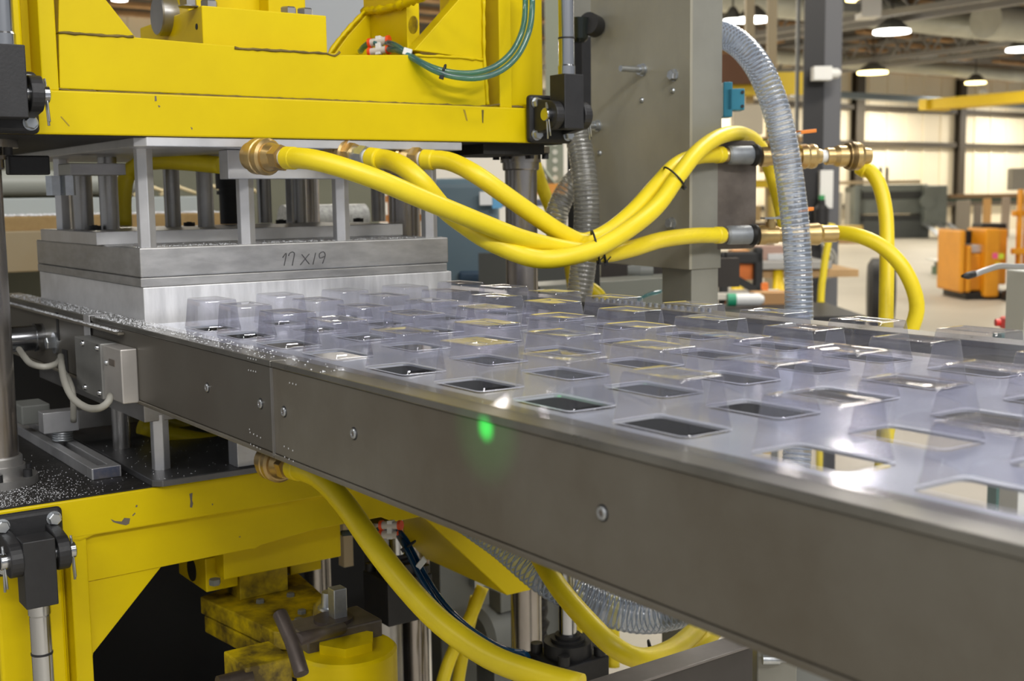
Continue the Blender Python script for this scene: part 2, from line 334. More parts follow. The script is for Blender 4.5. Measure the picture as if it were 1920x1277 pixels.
# ---- upper platen
t = thing('upper_platen', 'yellow upper press platen with welded ribs and gussets', 'press platen', (.72, 1.75, 1.55))
MB().box(.297, 1.123, Y0, 2.10, 1.5275, 1.5775).obj('base_plate', YEL, t, .002)
MB().box(.300, 1.120, Y0 + .004, 2.10, 1.5262, 1.5280).obj('underside_shade', GRIME_SHADE, t)  # dark sheet added to paint the shade on the platen underside
YWb = Y0 + .006
web = [pxy(112, 166, YWb), pxy(912, 200, YWb), pxy(908, 112, YWb)] + [pxy(*q, YWb) for q in ((780, 103), (640, 103), (628, 100), (612, 100), (450, 92), (440, 86), (425, 85), (255, 70), (110, 62))]
MB().prism(web, 'y', YWb, YWb + .03).obj('web_plate', YEL, t, .001)
MB().prism([pxy(*q, YWb) for q in ((110, 61), (255, 70), (200, 0), (120, -105), (112, -105))], 'y', YWb + .001, YWb + .028).obj('gusset', YEL, t, .001)
MB().prism([pxy(*q, YWb) for q in ((777, 94), (907, 112), (905, -100), (935, -100))][:3] + [pxy(860, 0, YWb)], 'y', YWb + .001, YWb + .028).obj('gusset', YEL, t, .001)
a = [pxy(*q, Y0) for q in ((80, 163), (112, 166), (112, -120), (80, -120))]
MB().box(a[0][0], a[1][0], Y0 + .002, Y0 + .16, 1.577, 1.86).obj('rib', YEL, t, .0015)
MB().box(.300, .3615, Y0 + .022, Y0 + .16, 1.577, 1.86).obj('end_post', YEL, t, .003)
MB().box(.3615, .3765, Y0 + .045, Y0 + .15, 1.577, 1.86).obj('back_strip', YEL, t)
x0, x1 = ony(938, 120, Y0).x, ony(961, 120, Y0).x
MB().box(x0, x1, Y0 + .002, Y0 + .16, 1.577, 1.86).obj('rib', YEL, t, .0015)
MB().box(ony(900, 120, Y0 + .06).x - .02, x0, Y0 + .055, Y0 + .07, 1.577, 1.86).obj('back_strip', YEL, t)
MB().box(x1, 1.096, Y0 + .016, Y0 + .16, 1.577, 1.86).obj('end_post', YEL, t, .006, 3)
# weld beads along the joints
def bead(pts, name='weld_bead', r=.0016, m=BEAD, par=t):
    P = smooth_path(pts, .006); return MB().tube([p + V((0, 0, random.uniform(-.0005, .0005))) for p in P], r, 6, True, lambda i: r * random.uniform(.7, 1.25)).obj(name, m, par)
bead([ony(u, v, Y0 + .004) for u, v in ((78, 165), (100, 163), (118, 168), (160, 171), (300, 176), (500, 184), (700, 192), (860, 198), (905, 200), (935, 196), (962, 200), (980, 201))])
bead([ony(u, v, YWb - .0005) for u, v in ((110, 61), (180, 65), (250, 69))])
bead([ony(u, v, YWb - .0005) for u, v in ((440, 90), (500, 94), (560, 97), (612, 101), (628, 104), (637, 98))])
bead([ony(u, v, YWb - .0005) for u, v in ((778, 104), (850, 107), (905, 112))], m=YEL, r=.0022)
bead([ony(u, v, YWb - .0005) for u, v in ((907, 0), (907, 60), (908, 112), (912, 160), (914, 196))], m=YEL, r=.003)
# pivot block and tower behind the web
Yp = 1.49; xa, za = pxy(378, 10, Yp); xb, zb = pxy(612, 27, Yp); yb = onx(262, 47, xa).y
MB().box(xa, xb, Yp, yb, 1.60, za).obj('pivot_block', YEL, t, .0015)
p = onx(313, 30, xa); pin = MB().lathe(p, -X_, [(-.05, .0265), (.012, .0265), (.014, .025)], 28).obj('pivot_pin', STEEL, t)
xt = xa + .008; yt0, yt1 = onx(353, 8, xt).y, onx(287, 8, xt).y
MB().box(xt, pxy(403, 0, yt0)[0], yt0, yt1, za - .01, za + .2).obj('tower_plate', YEL, t, .002)
MB().box(pxy(403, 0, yt0 + .03)[0] - .02, pxy(503, 0, yt0 + .03)[0], yt0 + .03, yt1, za - .01, za + .2).obj('tower_plate', YEL, t)
MB().box(pxy(503, 0, yt0)[0], pxy(573, 0, yt0)[0], yt0, yt1, za - .01, za + .2).obj('tower_plate', YEL, t, .002)
for u, v in ((353, 8), (392, 7), (541, 20), (572, 23)):
    p = ony(u, v, Yp + .022); bolt(MB(), (p.x, p.y, za), Z_, .011, .009, .0125).obj('bolt', STEEL, t)
p = onx(369, 50, xa); MB().lathe(p, -X_, [(0, .004), (.0006, .004)], 10).obj('grease_hole', BLACK, t)
# right-hand side plate with hole, running back
Xs = .875
ya, ybk = onx(880, 60, Xs).y, onx(683, 60, Xs).y
MB().box(Xs, Xs + .02, YWb + .03, ybk, 1.6, 1.86).obj('side_plate', YEL, t)
pp = [ony(u, v, ybk) for u, v in ((612, 108), (640, 70), (683, 22), (683, 112))]
MB().prism([(q.x, q.z) for q in pp], 'y', ybk - .02, ybk).obj('cross_gusset', YEL, t, .001)
pp = [onx(u, v, Xs - .004) for u, v in ((683, 22), (735, 14), (800, -8), (860, -25))]
bead(pp, m=YEL, r=.006)
pp = [ony(u, v, ybk - .021) for u, v in ((613, 106), (640, 69), (683, 21))]; bead(pp, m=YEL, r=.003)
p = onx(776, 58, Xs); MB().lathe(p + V((0, 0, .008)), -X_, [(0, .012), (.0015, .012)], 20).obj('key_hole', YELD, t)
# ---- lower platen
t = thing('lower_platen', 'yellow lower press platen with grimy black top face', 'press platen', (.72, 1.75, 1.05))
MB().box(.297, 1.123, Y0, 2.10, 1.054, 1.1005).obj('base_plate', YEL, t, .002)
MB().box(.299, 1.121, Y0 + .003, 2.10, 1.1002, 1.1022).obj('top_face', GRIME_SHADE, t)
lw = Y0 + .010
wz = lambda u, v: pxy(u, v, lw)
web = [wz(165, 1091), wz(300, 1064), (wz(470, 1036)[0], .998), wz(478, 1030), wz(490, 1022), (.70, .998 + .010), (.80, 1.008), (.82, .998), (1.01, .998), (1.01, 1.0545), (.396, 1.0545)]
MB().prism(web, 'y', lw, lw + .03).obj('web_plate', YEL, t, .001)
q = [pxy(*k, lw) for k in ((165, 1092), (305, 1062), (176, 1226))]; MB().prism(q + [(q[2][0] - .004, q[2][1] - .02)], 'y', lw + .002, lw + .026).obj('gusset', YEL, t, .001)
Yb_ = 1.50
q = [pxy(*k, Yb_) for k in ((792, 968), (951, 1117), (995, 1107), (1040, 960))]
MB().prism(q, 'y', Yb_, Yb_ + .32).obj('gusset', YEL, t, .002)
xr0, xr1 = pxy(135, 1100, Y0)[0], pxy(168, 1100, Y0)[0]
MB().box(xr0, xr1, Y0 + .002, Y0 + .16, .55, 1.054).obj('rib', YEL, t, .0015)
MB().box(.295, xr0 - .004, Y0 + .022, Y0 + .16, .55, 1.054).obj('end_post', YEL, t, .004)
MB().box(xr0 - .006, xr0, Y0 + .035, Y0 + .15, .55, 1.054).obj('back_strip', YEL, t)
MB().prism([pxy(*k, Y0) for k in ((112, 962), (166, 955), (180, 1003), (160, 1012), (150, 1016), (133, 1015), (118, 1008))], 'y', Y0 + .0005, Y0 + .02).obj('end_cap', YEL, t, .003)
# lower pivot block, riser
xa, za = pxy(419, 1052, 1.49); _, zb2 = pxy(419, 1088, 1.49); xb = pxy(640, 1042, 1.49)[0]
MB().box(xa, xb, 1.49, 1.72, zb2, 1.0).obj('pivot_block', YEL, t, .0015)
x2, z2 = pxy(387, 1111, 1.52); x3 = pxy(447, 1103, 1.52)[0]; z3 = pxy(387, 1075, 1.52)[1]; y3 = onx(335, 1060, x2).y
MB().box(x2, x3, 1.52, y3, z2, z3 + .02).obj('hinge_lug', YEL, t, .0015)
p = onx(360, 1068, x2); MB().lathe(p, -X_, [(0, .016), (.0012, .016)], 24).obj('hinge_bore', DARKV, t)
MB().box(pxy(545, 1070, 1.56)[0], pxy(603, 1070, 1.56)[0], 1.56, 1.70, pxy(560, 1076, 1.56)[1], zb2).obj('hinge_lug', YEL, t, .0015)
bolt(MB(), V((pxy(405, 1082, 1.5)[0], 1.505, zb2 - .001)), -Z_, .008, .008).obj('bolt', GREYP, t)
# ---- toggle arm below
t = thing('toggle_arm', 'grimy yellow toggle arm under the lower platen', 'linkage', (.62, 1.5, .9))
MB().box(pxy(449, 1084, 1.53)[0], pxy(540, 1084, 1.53)[0], 1.53, 1.62, pxy(470, 1122, 1.53)[1], zb2).obj('riser', YELD, t, .0015)
zt = pxy(470, 1122, 1.53)[1]
A = [onz(u, v, zt) for u, v in ((375, 1119), (513, 1184), (585, 1190), (588, 1135), (607, 1116), (560, 1075), (470, 1085))]
MB().prism([(p.x, p.y) for p in A], 'z', zt - .024, zt).obj('arm_plate', YELD, t, .002)
A2 = [onz(u, v, zt) for u, v in ((381, 1120), (513, 1186), (640, 1235), (690, 1190), (588, 1140), (560, 1085), (470, 1090))]
MB().prism([(p.x, p.y) for p in A2], 'z', zt - .050, zt - .026).obj('arm_plate', YELD, t, .002)
p = ond(650, 1210, 1.33)
MB().lathe((p.x, p.y, p.z - .055), Z_, [(0, .052), (.003, .055), (.05, .055), (.053, .052)], 32).obj('end_boss', YEL, t)
MB().lathe((p.x, p.y, p.z - .002), Z_, [(0, .033), (.010, .033)], 6).obj('boss_collar', YEL, t, .001)
for u, v in ((560, 1166), (566, 1150), (488, 1130), (545, 1118)):
    q = onz(u, v, zt); bolt(MB(), (q.x, q.y, zt), Z_, .006, .005).obj('bolt', GREYP, t)
DKI = mat('worn_iron', (92, 82, 76), metal=.5, rough=.45, var=.4, scale=20)
p = ond(625, 1165, 1.36)
t = thing('clamp_nut', 'grimy steel clamp block with square bolt heads on the toggle arm', 'clamp', p)
MB().obox(p - Z_ * .012, X_, Y_, Z_, .046, .030, .013).obj('clamp_block', mat('greasy_steel_block', (118, 110, 102), metal=.5, rough=.45, var=.4, scale=20), t, .002)
MB().lathe(p + Z_ * .001, Z_, [(0, .022), (.004, .022)], 24).obj('washer', DKI, t)
MB().obox(p + V((.006, 0, .018)), X_, Y_, Z_, .008, .008, .02).obj('square_bolt', ZINC, t, .001)
q = ond(618, 1122, 1.40); MB().lathe(q - Z_ * .012, Z_, [(0, .014), (.003, .014), (.003, .010), (.02, .009)], 12).obj('square_bolt', ZINC, t)
t = thing('tee_handle', 'dark iron T-shaped clamp handle hanging below the press', 'handle', ond(550, 1205, 1.2))
MB().tube(smooth_path(pxpath([(524, 1150, 1.22), (546, 1200, 1.2), (566, 1265, 1.18)])), .0075, 14).obj('cross_bar', DKI, t, .001)
MB().tube(pxpath([(556, 1200, 1.2), (640, 1178, 1.33)]), .0068, 12).obj('stem', DKI, t)
t = thing('pivot_foot', 'black-smeared yellow pivot block at the bottom of the frame', 'bracket', ond(480, 1255, 1.4))
p = ond(460, 1253, 1.40)
MB().box(p.x, ony(548, 1245, p.y).x, p.y, onx(419, 1229, p.x).y, p.z - .12, p.z).obj('foot_block', YELD, t, .002)
MB().lathe(ond(440, 1276, 1.40), -X_, [(-.02, .010), (.02, .010)], 18).obj('pivot_pin', DKI, t)
CHIP = mat('grey_primer', (104, 96, 84), rough=.7)
LP = bpy.data.objects['lower_platen']; UPP = bpy.data.objects['upper_platen']
def chip(par, pts, Y, nm='paint_chip', m=CHIP): return MB().prism([pxy(u, v, Y) for u, v in pts], 'y', Y - .0003, Y + .001).obj(nm, m, par)
chip(LP, [(355, 926), (361, 924), (360, 938), (362, 944), (360, 952), (356, 951), (357, 940)], Y0)
chip(LP, [(207, 973), (216, 977), (228, 978), (233, 971), (244, 972), (242, 982), (236, 985), (222, 982), (212, 979)], Y0)
chip(LP, [(248, 966), (253, 961), (254, 963), (249, 968)], Y0); chip(LP, [(255, 947), (258, 947), (257, 951), (254, 951)], Y0); chip(LP, [(397, 944), (400, 945), (398, 948)], Y0); chip(LP, [(447, 1007), (451, 1005), (450, 1008)], YWb + .004)
chip(UPP, [(290, 180), (293, 180), (294, 189), (290, 190)], Y0); chip(UPP, [(296, 197), (301, 199), (298, 202)], Y0); chip(UPP, [(357, 238), (361, 240), (360, 244)], Y0)
SMUD = mat('paint_smudge', (150, 128, 24), rough=.5)
chip(UPP, [(113, 219), (115, 218), (131, 236), (129, 237)], Y0, 'scratch', SMUD); chip(UPP, [(903, 206), (907, 206), (906, 231), (904, 230)], Y0, 'oil_streak', mat('oil_streak', (96, 84, 30), rough=.4)); chip(UPP, [(868, 205), (872, 206), (877, 227), (874, 226)], Y0, 'oil_streak', SMUD)
# ---- guide posts
def guide_post(x, y, lab):
    t = thing('guide_post', lab, 'post', (x, y, 0))
    MB().cyl((x, y, .35), (x, y, 1.60), .0253, 32).obj('post_shaft', POSTM, t)
    return t
def flange(t, x, y, z, up):
    s = 1 if up else -1
    MB().lathe((x, y, z), Z_ * s, [(0, .046), (.010, .046), (.010, .032), (.024, .032), (.024, .029), (.034, .029), (.036, .0275)], 32).obj('bushing_flange', STEEL if up else POSTM, t)
    for k in range(6):
        a = k * math.pi / 3 + .3; MB().lathe((x + .039 * math.cos(a), y + .039 * math.sin(a), z + s * .010), Z_ * s, [(0, .0055), (.009, .0055)], 10).obj('cap_screw', BLACK, t)
GL = guide_post(.330, 1.585, 'polished guide post at the left edge, rust stained'); flange(GL, .330, 1.585, 1.1022, True); flange(GL, .330, 1.585, 1.527, False)
GR = guide_post(1.128, 1.570, 'polished guide post right of the tool stack, behind the hoses'); flange(GR, 1.128, 1.570, 1.527, False)
guide_post(.98, 2.04, 'dark guide post seen between the tool pillars, behind the hose coupling')
p = ond(775, 1130, 2.1); t = guide_post(p.x, p.y, 'guide post under the platen behind the blue tube')
# small black clips under the platen by the right post
MB().box(.99, 1.10, 1.47, 1.62, 1.512, 1.5265).obj('under_plate', GRIME_SHADE, t2 if False else GR)
# ---- clevis brackets and cylinder rods
def clevis(xc, zlo, zhi, zc, lab):
    t = thing('clevis_bracket', lab, 'bracket', (xc, Y0, zc))
    yf = Y0 - .001
    pl = MB(); pl.prism([(xc - .0395, zlo), (xc + .0395, zlo), (xc + .0395, zhi), (xc - .0395, zhi)], 'y', yf - .013, yf); pl.obj('mounting_plate', BLACK, t, .006, 3)
    yc = Y0 - .05
    for s in (-1, 1):
        x = xc + s * .0255; pts = []
        for k in range(13):
            a = -math.pi / 2 - math.pi * k / 12; pts.append((yc + .020 * math.cos(a), zc + .020 * math.sin(a)))
        h = .5 * (zhi - zlo) - .004; zm = (zlo + zhi) / 2
        poly = [(yf - .01, max(zlo + .012, zc - .026))] + pts + [(yf - .01, min(zhi - .006, zc + .026))]
        MB().prism(poly, 'x', x - .007, x + .007).obj('lug', BLACK, t, .0015)
    for sx in (-1, 1):
        for z in (zlo + .012, zhi - .012):
            if sx < 0 and False: continue
            bolt(MB(), (xc + sx * .0285, yf - .013, z), -Y_, .0075, .007, .0085).obj('bolt', ZINC, t)
    MB().lathe((xc - .041, yc, zc), X_, [(0, .0085), (.001, .0095), (.081, .0095), (.082, .0085)], 20).obj('clevis_pin', CHROME, t)
    for s in (-1, 1):
        x = xc + s * .037
        MB().tube([(x, yc, zc + .017), (x, yc - .001, zc - .004), (x + s * .001, yc - .004, zc - .034)], .0014, 6).obj('cotter_pin', ZINC, t)
        MB().tube([(x, yc - .002, zc + .014), (x + .001, yc - .008, zc - .03)], .0012, 6).obj('cotter_pin', ZINC, t)
    return t
def rod(xc, zc, up, lab, z_end):
    yc = Y0 - .05; s = 1 if up else -1
    t = thing('cylinder_rod', lab, 'rod', (xc, yc, zc))
    MB().box(xc - .0175, xc + .0175, yc - .0175, yc + .0175, min(zc - s * .022, zc + s * .055), max(zc - s * .022, zc + s * .055)).obj('rod_end_block', BLACK, t, .0012)
    MB().lathe((xc, yc, zc + s * .055), Z_ * s, [(0, .0125), (.012, .0125), (.014, .0115), (.105, .0115), (.105, .0118), (.107, .0118), (.107, .0115), (abs(z_end - zc), .0115)], 28).obj('rod_shaft', CHROME, t)
    MB().lathe((xc, yc, zc + s * (.112 if not up else .105)), Z_ * s, [(0, .0121), (.0025, .0121)], 28).obj('rod_ring', BLACK, t)
clevis(1.087, 1.527, 1.596, 1.565, 'black clevis bracket bolted to the right end of the upper platen'); rod(1.087, 1.567, True, 'chrome lift rod standing on the right clevis bracket', 1.95)
clevis(.327, 1.527, 1.596, 1.568, 'black clevis bracket on the upper platen at the left edge'); rod(.324, 1.563, True, 'chrome lift rod at the top left corner', 1.95)
clevis(.327, 1.026, 1.098, 1.055, 'black clevis bracket on the lower platen at lower left'); rod(.325, 1.055, False, 'chrome rod hanging from the lower left clevis bracket', .6)
# ---- upper tool
t = thing('forming_tool', 'aluminium forming tool stack hung under the upper platen on pillars', 'mould', (.72, 1.75, 1.40))
mp = [(.492, Y0 + .003), (.941, Y0 + .003), (.941, 2.05), (.480, 2.05), (.480, Y0 + .016)]
MB().prism(mp, 'z', 1.5155, 1.5268).obj('mounting_plate', ALU, t, .0012)
XL, XR = .498, .9555
MB().box(XL, XR, YT, 2.015, 1.3545, 1.392).obj('tool_block', ALUF, t, .0018)
MB().box(XL, XR - .002, YT + .001, 2.016, 1.3425, 1.3540).obj('tool_block', ALUF, t, .001)
MB().box(XL + .002, XR + .004, YT - .001, 2.014, 1.285, 1.3420).obj('tool_block', mat('fly_cut_aluminium', (238, 238, 240), metal=.7, rough=.5, var=.22, scale=9, stretch=(9, 1, 1.2), rot=(0, .75, 0), rvar=.14), t, .001)
# hexagonal pillars
HEXM = ALU
for (u, v, z) in ((278, 458, 1.5155), (465, 450, 1.478), (643, 444, 1.478), (808, 440, 1.5155)):
    p = ony(u, v, 1.528); MB().cyl((p.x, 1.532, 1.392), (p.x, 1.532, z), .0118, 6, None, math.pi / 6).obj('hex_pillar', HEXM, t, .0008)
for (x, y, z) in ((.547, 2.00, 1.485), (.512, 1.9, 1.515), (.93, 1.99, 1.515)):
    MB().cyl((x, y, 1.392), (x, y, z), .0118, 6).obj('hex_pillar', HEXM, t, .0008)
yp = onz(190, 460, 1.392).y
MB().box(.489, .965, yp, 1.95, 1.392, 1.410).obj('plug_plate', ALU, t, .001)
for i, (x, y, _) in enumerate([onz(*q, 1.41) for q in ((207, 430), (325, 425), (387, 425), (497, 418), (563, 418), (710, 415))]):
    MB().cyl((x, y, 1.41), (x, y, 1.515), .0125 if i else .0135, 20).obj('round_pillar', STEEL, t)
p = onz(158, 430, 1.41); MB().cyl((p.x, p.y, 1.41), (p.x, p.y, 1.502), .0145, 20).obj('round_pillar', STEEL, t)
for q in ((355, 424), (527, 419), (672, 416), (178, 431)):
    p = onz(*q, 1.41); MB().lathe(p, Z_, [(0, .009), (.006, .009), (.006, .004), (.007, .004)], 14).obj('cap_screw', BLACK, t)
# black shock absorber between the pillars
p = onz(432, 420, 1.41); MB().lathe(p, Z_, [(0, .017), (.05, .017), (.05, .021), (.056, .021), (.056, .017), (.06, .017), (.06, .022), (.09, .022)], 20).obj('ejector_cylinder', BLACK, t)
# clamp bar upper left
p = ony(180, 290, 1.70); MB().box(onx(85, 298, .47).x - .0, p.x + .04, 1.70, 1.76, 1.487, 1.503).obj('clamp_bar', STEEL, t, .001)
for u, v in ((100, 322), (125, 320)):
    p = ony(u, v, 1.75); MB().cyl((p.x, 1.75, 1.46), (p.x, 1.75, 1.487), .011, 6).obj('clamp_nut', ZINC, t)
p = ony(52, 310, 1.62); MB().obox(p, X_, Y_, Z_, .025, .01, .012).obj('guard_tab', BLACK, t, .002)
# manifold block with front couplings
xm = ony(427, 300, 1.50).x
MB().box(xm, .80, 1.50, 1.53, 1.4775, 1.515).obj('manifold_block', ALU, t, .001)
# pencil marking on the block: 17 X 19
pm = []
def stroke(mb, pts): mb.tube([ony(u, v, YT - .0004) for u, v in pts], .0006, 5)
mk = MB()
for s in ([(530, 483), (537, 475), (533, 498)], [(541, 480), (544, 474), (552, 474), (548, 498)], [(566, 477), (580, 495)], [(580, 476), (563, 497)], [(592, 474), (587, 496)], [(608, 481), (600, 484), (599, 476), (606, 472), (610, 478), (605, 494)]):
    stroke(mk, smooth_path([V((a, b, 0)) for a, b in s], 3) and [(a.x, a.y) for a in smooth_path([V((a, b, 0)) for a, b in s], 3)])
mk.obj('pencil_marking', mat('pencil_graphite', (70, 70, 72), rough=.6), t, label='pencilled size marking 17 X 19')
# ---- lower tool
t = thing('lower_tool_base', 'grey steel lower tool plate with pillars on the lower platen', 'mould', (.72, 1.7, 1.1))
MB().prism([(.487, 1.4375), (.976, 1.4375), (.976, 2.02), (.477, 2.02), (.477, 1.4475)], 'z', 1.1022, 1.1105).obj('base_plate', mat('oily_plate', (116, 116, 118), metal=.7, rough=.35, var=.45, scale=6, rvar=.1), t, .001)
MB().cyl((.509, 1.505, 1.1105), (.509, 1.505, 1.1815), .0118, 6, None, math.pi / 6).obj('hex_pillar', ALU, t, .0008)
MB().cyl((.511, 1.67, 1.1105), (.511, 1.67, 1.1815), .012, 18).obj('round_pillar', STEEL, t)
MB().cyl((.90, 1.505, 1.1105), (.90, 1.505, 1.1815), .0118, 6).obj('hex_pillar', ALU, t, .0008)
xm2 = ony(445, 850, 1.445).x
MB().box(xm2, .78, 1.445, 1.475, 1.1105, 1.152).obj('manifold_block', ALU, t, .001)
p = onz(400, 822, 1.15); MB().box(.487, .96, 1.495, 2.0, ony(302, 789, 1.495).z, ony(275, 757, 1.495).z).obj('lower_die_plate', STEEL, t, .001)
# support bar under the rail, spring, slotted bar
t = thing('support_bar', 'flat steel support bar with a coil spring under its end', 'bar', (.44, 1.69, 1.15))
yq = onz(117, 826, 1.118).y - .012; qa, qb = ony(80, 775, yq), ony(85, 814, yq); qc = ony(146, 770, yq); zb0 = qb.z
MB().box(qa.x, qc.x, yq - .0015, yq + .026, qb.z, qa.z).obj('end_block', ALU, t, .001)
MB().box(qc.x, .80, yq, yq + .025, qb.z + .001, qa.z - .001).obj('bar', STEEL, t, .001)
p = ony(117, 812, yq + .012); sp = []
for k in range(90):
    a = k / 90 * 4 * 2 * math.pi; sp.append((p.x + .0125 * math.cos(a), p.y + .0125 * math.sin(a), zb0 - (zb0 - 1.119) * k / 90))
MB().tube(sp, .002, 7).obj('coil_spring', ZINC, t)
MB().cyl((p.x, p.y, 1.1175), (p.x, p.y, zb0), .006, 12).obj('stud', ZINC, t)
t = thing('slotted_bar', 'slotted steel clamp bar with a heat tinted blue end', 'bar', (.446, 1.75, 1.11))
sb = MB(); sb.box(.428, .4405, 1.545, 2.0, 1.1024, 1.117); sb.box(.4525, .465, 1.545, 2.0, 1.1024, 1.117)
sb.box(.428, .465, 1.528, 1.545, 1.1024, 1.117); sb.obj('bar', ALU, t, .0008)
TINT = mat('heat_tinted_steel', (168, 164, 170), metal=.9, rough=.3, var=.9, scale=45, dark=(90, 110, 150))
MB().box(.430, .463, 1.5272, 1.5285, 1.1034, 1.1165).obj('heat_tinted_end', TINT, t, label='blue and brown heat tinted end face')
MB().obox(ond(58, 772, 1.78), X_, Y_, Z_, .02, .03, .014).obj('clamp_pad', GREYP, t, .002)
# ================================================================== CONVEYOR: rails, plate, sheet, cups
XO = .466; ZP = 1.30
t = thing('conveyor_rail', 'long dark steel side rail running from the press to the lower right', 'rail', (XO, .8, 1.25))
for (y0, y1) in ((-.45, 1.0525), (1.0545, 2.15)):
    MB().box(XO, XO + .012, y0, y1, 1.2115, 1.2935).obj('rail_section', RAILM if y0 < 1 else mat('dark_rolled_steel', (98, 95, 88), metal=.4, rough=.42, var=.4, scale=6, dark=(74, 64, 54), rvar=.08), t, .0008)
    MB().box(XO - .0015, XO + .034, y0, y1, 1.294, 1.300).obj('top_strip', RAILT, t, .0008)
    MB().box(XO - .0015, XO + .03, y0, y1, 1.2065, 1.211).obj('bottom_strip', RAILM, t, .0008)
MB().box(XO - .008, XO, 1.49, 2.15, 1.287, 1.290).obj('ledge', RAILM, t, .0006)
MB().box(XO - .0018, XO, 1.0515, 1.0548, 1.209, 1.2935).obj('joint_seam', STEEL, t)
for u, v in ((389, 727), (489, 757), (533, 772), (664, 813), (1130, 962)):
    p = onx(u, v, XO)
    hb = MB().lathe(p + X_ * .001, -X_, [(0, .0058), (.0012, .0056), (.0013, .0042)], 20).obj('counterbore', BLACK, t)
    s = MB().lathe(p + X_ * .001, -X_, [(0, .0044), (.0022, .0044), (.0028, .0038), (.0028, .0022), (.0016, .0020)], 18, False).obj('cap_screw', ZINC, t)
    MB().lathe(p, -X_, [(.0012, .0022), (.0014, .0022)], 6).obj('hex_socket', DKPL, s)
pm = MB()
for (u, v, n, du, dv) in ((465, 671, 4, 5, 1.2), (466, 694, 4, 4.5, 1), (543, 718, 3, 6, 1.5), (468, 805, 1, 0, 0), (469, 811, 4, 6.5, 3.2), (470, 833, 4, 6, 3), (533, 837, 3, 8, 4), (534, 857, 3, 8, 4)):
    for k in range(n): pm.lathe(onx(u + du * k, v + dv * k, XO - .0016), -X_, [(0, .0008), (.0002, .0008)], 6)
o = pm.obj('punch_marks', WHITEP, t); o['kind'] = 'stuff'
XF = 1.082; XT = .9435
t = thing('conveyor_rail', 'far steel side rail with a row of chain pins behind the last cups', 'rail', (XF, .8, 1.25))
MB().box(XF, XF + .012, -.6, 2.15, 1.2115, 1.2938).obj('rail_section', STEEL, t, .0008)
MB().box(XF - .003, XF + .036, -.6, 2.15, 1.294, 1.300).obj('top_strip', RAILT, t, .0008)
pn = MB(); y = 1.12
while y < 1.36: pn.cyl((XF + .018, y, 1.300), (XF + .018, y, 1.3045), .0028, 8); y += .0127
o = pn.obj('chain_pins', ZINC, t); o['kind'] = 'stuff'
# perforated table plate
CX = [.712 * .75 + i * .121 * .75 for i in range(5)]
RY = [r * .75 for r in (-.146, .004, .154, .304, .454, .604, .772, .924, 1.074, 1.228, 1.402, 1.55, 1.697, 1.832)]
CHX, CHY = .0222, .0362
SKEW = .05
def rrect(hx, hy, r, n=4):
    out = []
    for (cx_, cy_, a0) in ((hx - r, hy - r, 0), (-hx + r, hy - r, 90), (-hx + r, -hy + r, 180), (hx - r, -hy + r, 270)):
        for k in range(n + 1):
            a = math.radians(a0 + 90 * k / n); out.append((cx_ + r * math.cos(a), cy_ + r * math.sin(a)))
    return out
def holed_plate(x0, x1, y0, y1, z, th, hx, hy, r):
    mb = MB(); xs = [x0] + [(CX[i] + CX[i + 1]) / 2 for i in range(4)] + [x1]
    rows = [q for q in RY if y0 < q < y1]; ys = [y0] + [(rows[i] + rows[i + 1]) / 2 for i in range(len(rows) - 1)] + [y1]
    loop = rrect(hx, hy, r); n = len(loop)
    for i, cx_ in enumerate(CX):
        for j, cy_ in enumerate(rows):
            sk = SKEW * (cx_ - CX[0]); cy_ += sk
            a, b, c, d = xs[i], xs[i + 1], ys[j] + sk, ys[j + 1] + sk
            out = []
            for (lx, ly) in loop:
                # square the loop outwards onto the cell border
                fx, fy = lx / hx, ly / hy; m_ = max(abs(fx), abs(fy)); fx /= m_; fy /= m_
                out.append((cx_ + fx * ((b - cx_) if fx > 0 else (cx_ - a)), cy_ + fy * ((d - cy_) if fy > 0 else (cy_ - c))))
            # put exact corners in
            k45 = [2, 7, 12, 17]
            for kk, (qx, qy) in zip(k45, ((b, d), (a, d), (a, c), (b, c))): out[kk] = (qx, qy)
            top = [(p[0], p[1], z) for p in out] + [(cx_ + p[0], cy_ + p[1], z) for p in loop]
            fs = [(k, (k + 1) % n, n + (k + 1) % n, n + k) for k in range(n)]
            if th:
                top += [(p[0], p[1], z - th) for p in out] + [(cx_ + p[0], cy_ + p[1], z - th) for p in loop]
                fs += [(2 * n + k, 3 * n + k, 3 * n + (k + 1) % n, 2 * n + (k + 1) % n) for k in range(n)]
                fs += [(n + k, n + (k + 1) % n, 3 * n + (k + 1) % n, 3 * n + k) for k in range(n)]
            mb.add(top, fs)
    return mb
o = holed_plate(XO + .035, XT, -.25, 1.475, ZP - .0008, .0018, CHX + .0008, CHY + .0008, .0075).obj('table_plate', PLATE)
tag(o, 'shiny perforated metal table plate between the conveyor rails', 'plate')
o = holed_plate(XO + .018, XT + .012, -.24, 1.465, ZP + .0007, 0, CHX + .0004, CHY + .0004, .0070).obj('plastic_sheet', WEBM, None, 0, 2, False)
tag(o, 'clear plastic skeleton sheet lying over the table plate around the cups', 'plastic sheet')
o = MB().box(XO + .013, XF - .001, .80, 1.47, 1.212, 1.216).obj('dark_backing_sheet', mat('matt_black_backing', (30, 30, 31), rough=.95, spec=.05)); tag(o, 'matt black sheet added under the table plate to darken the cup holes', 'tray')  # black sheet added below the plate so the holes look dark
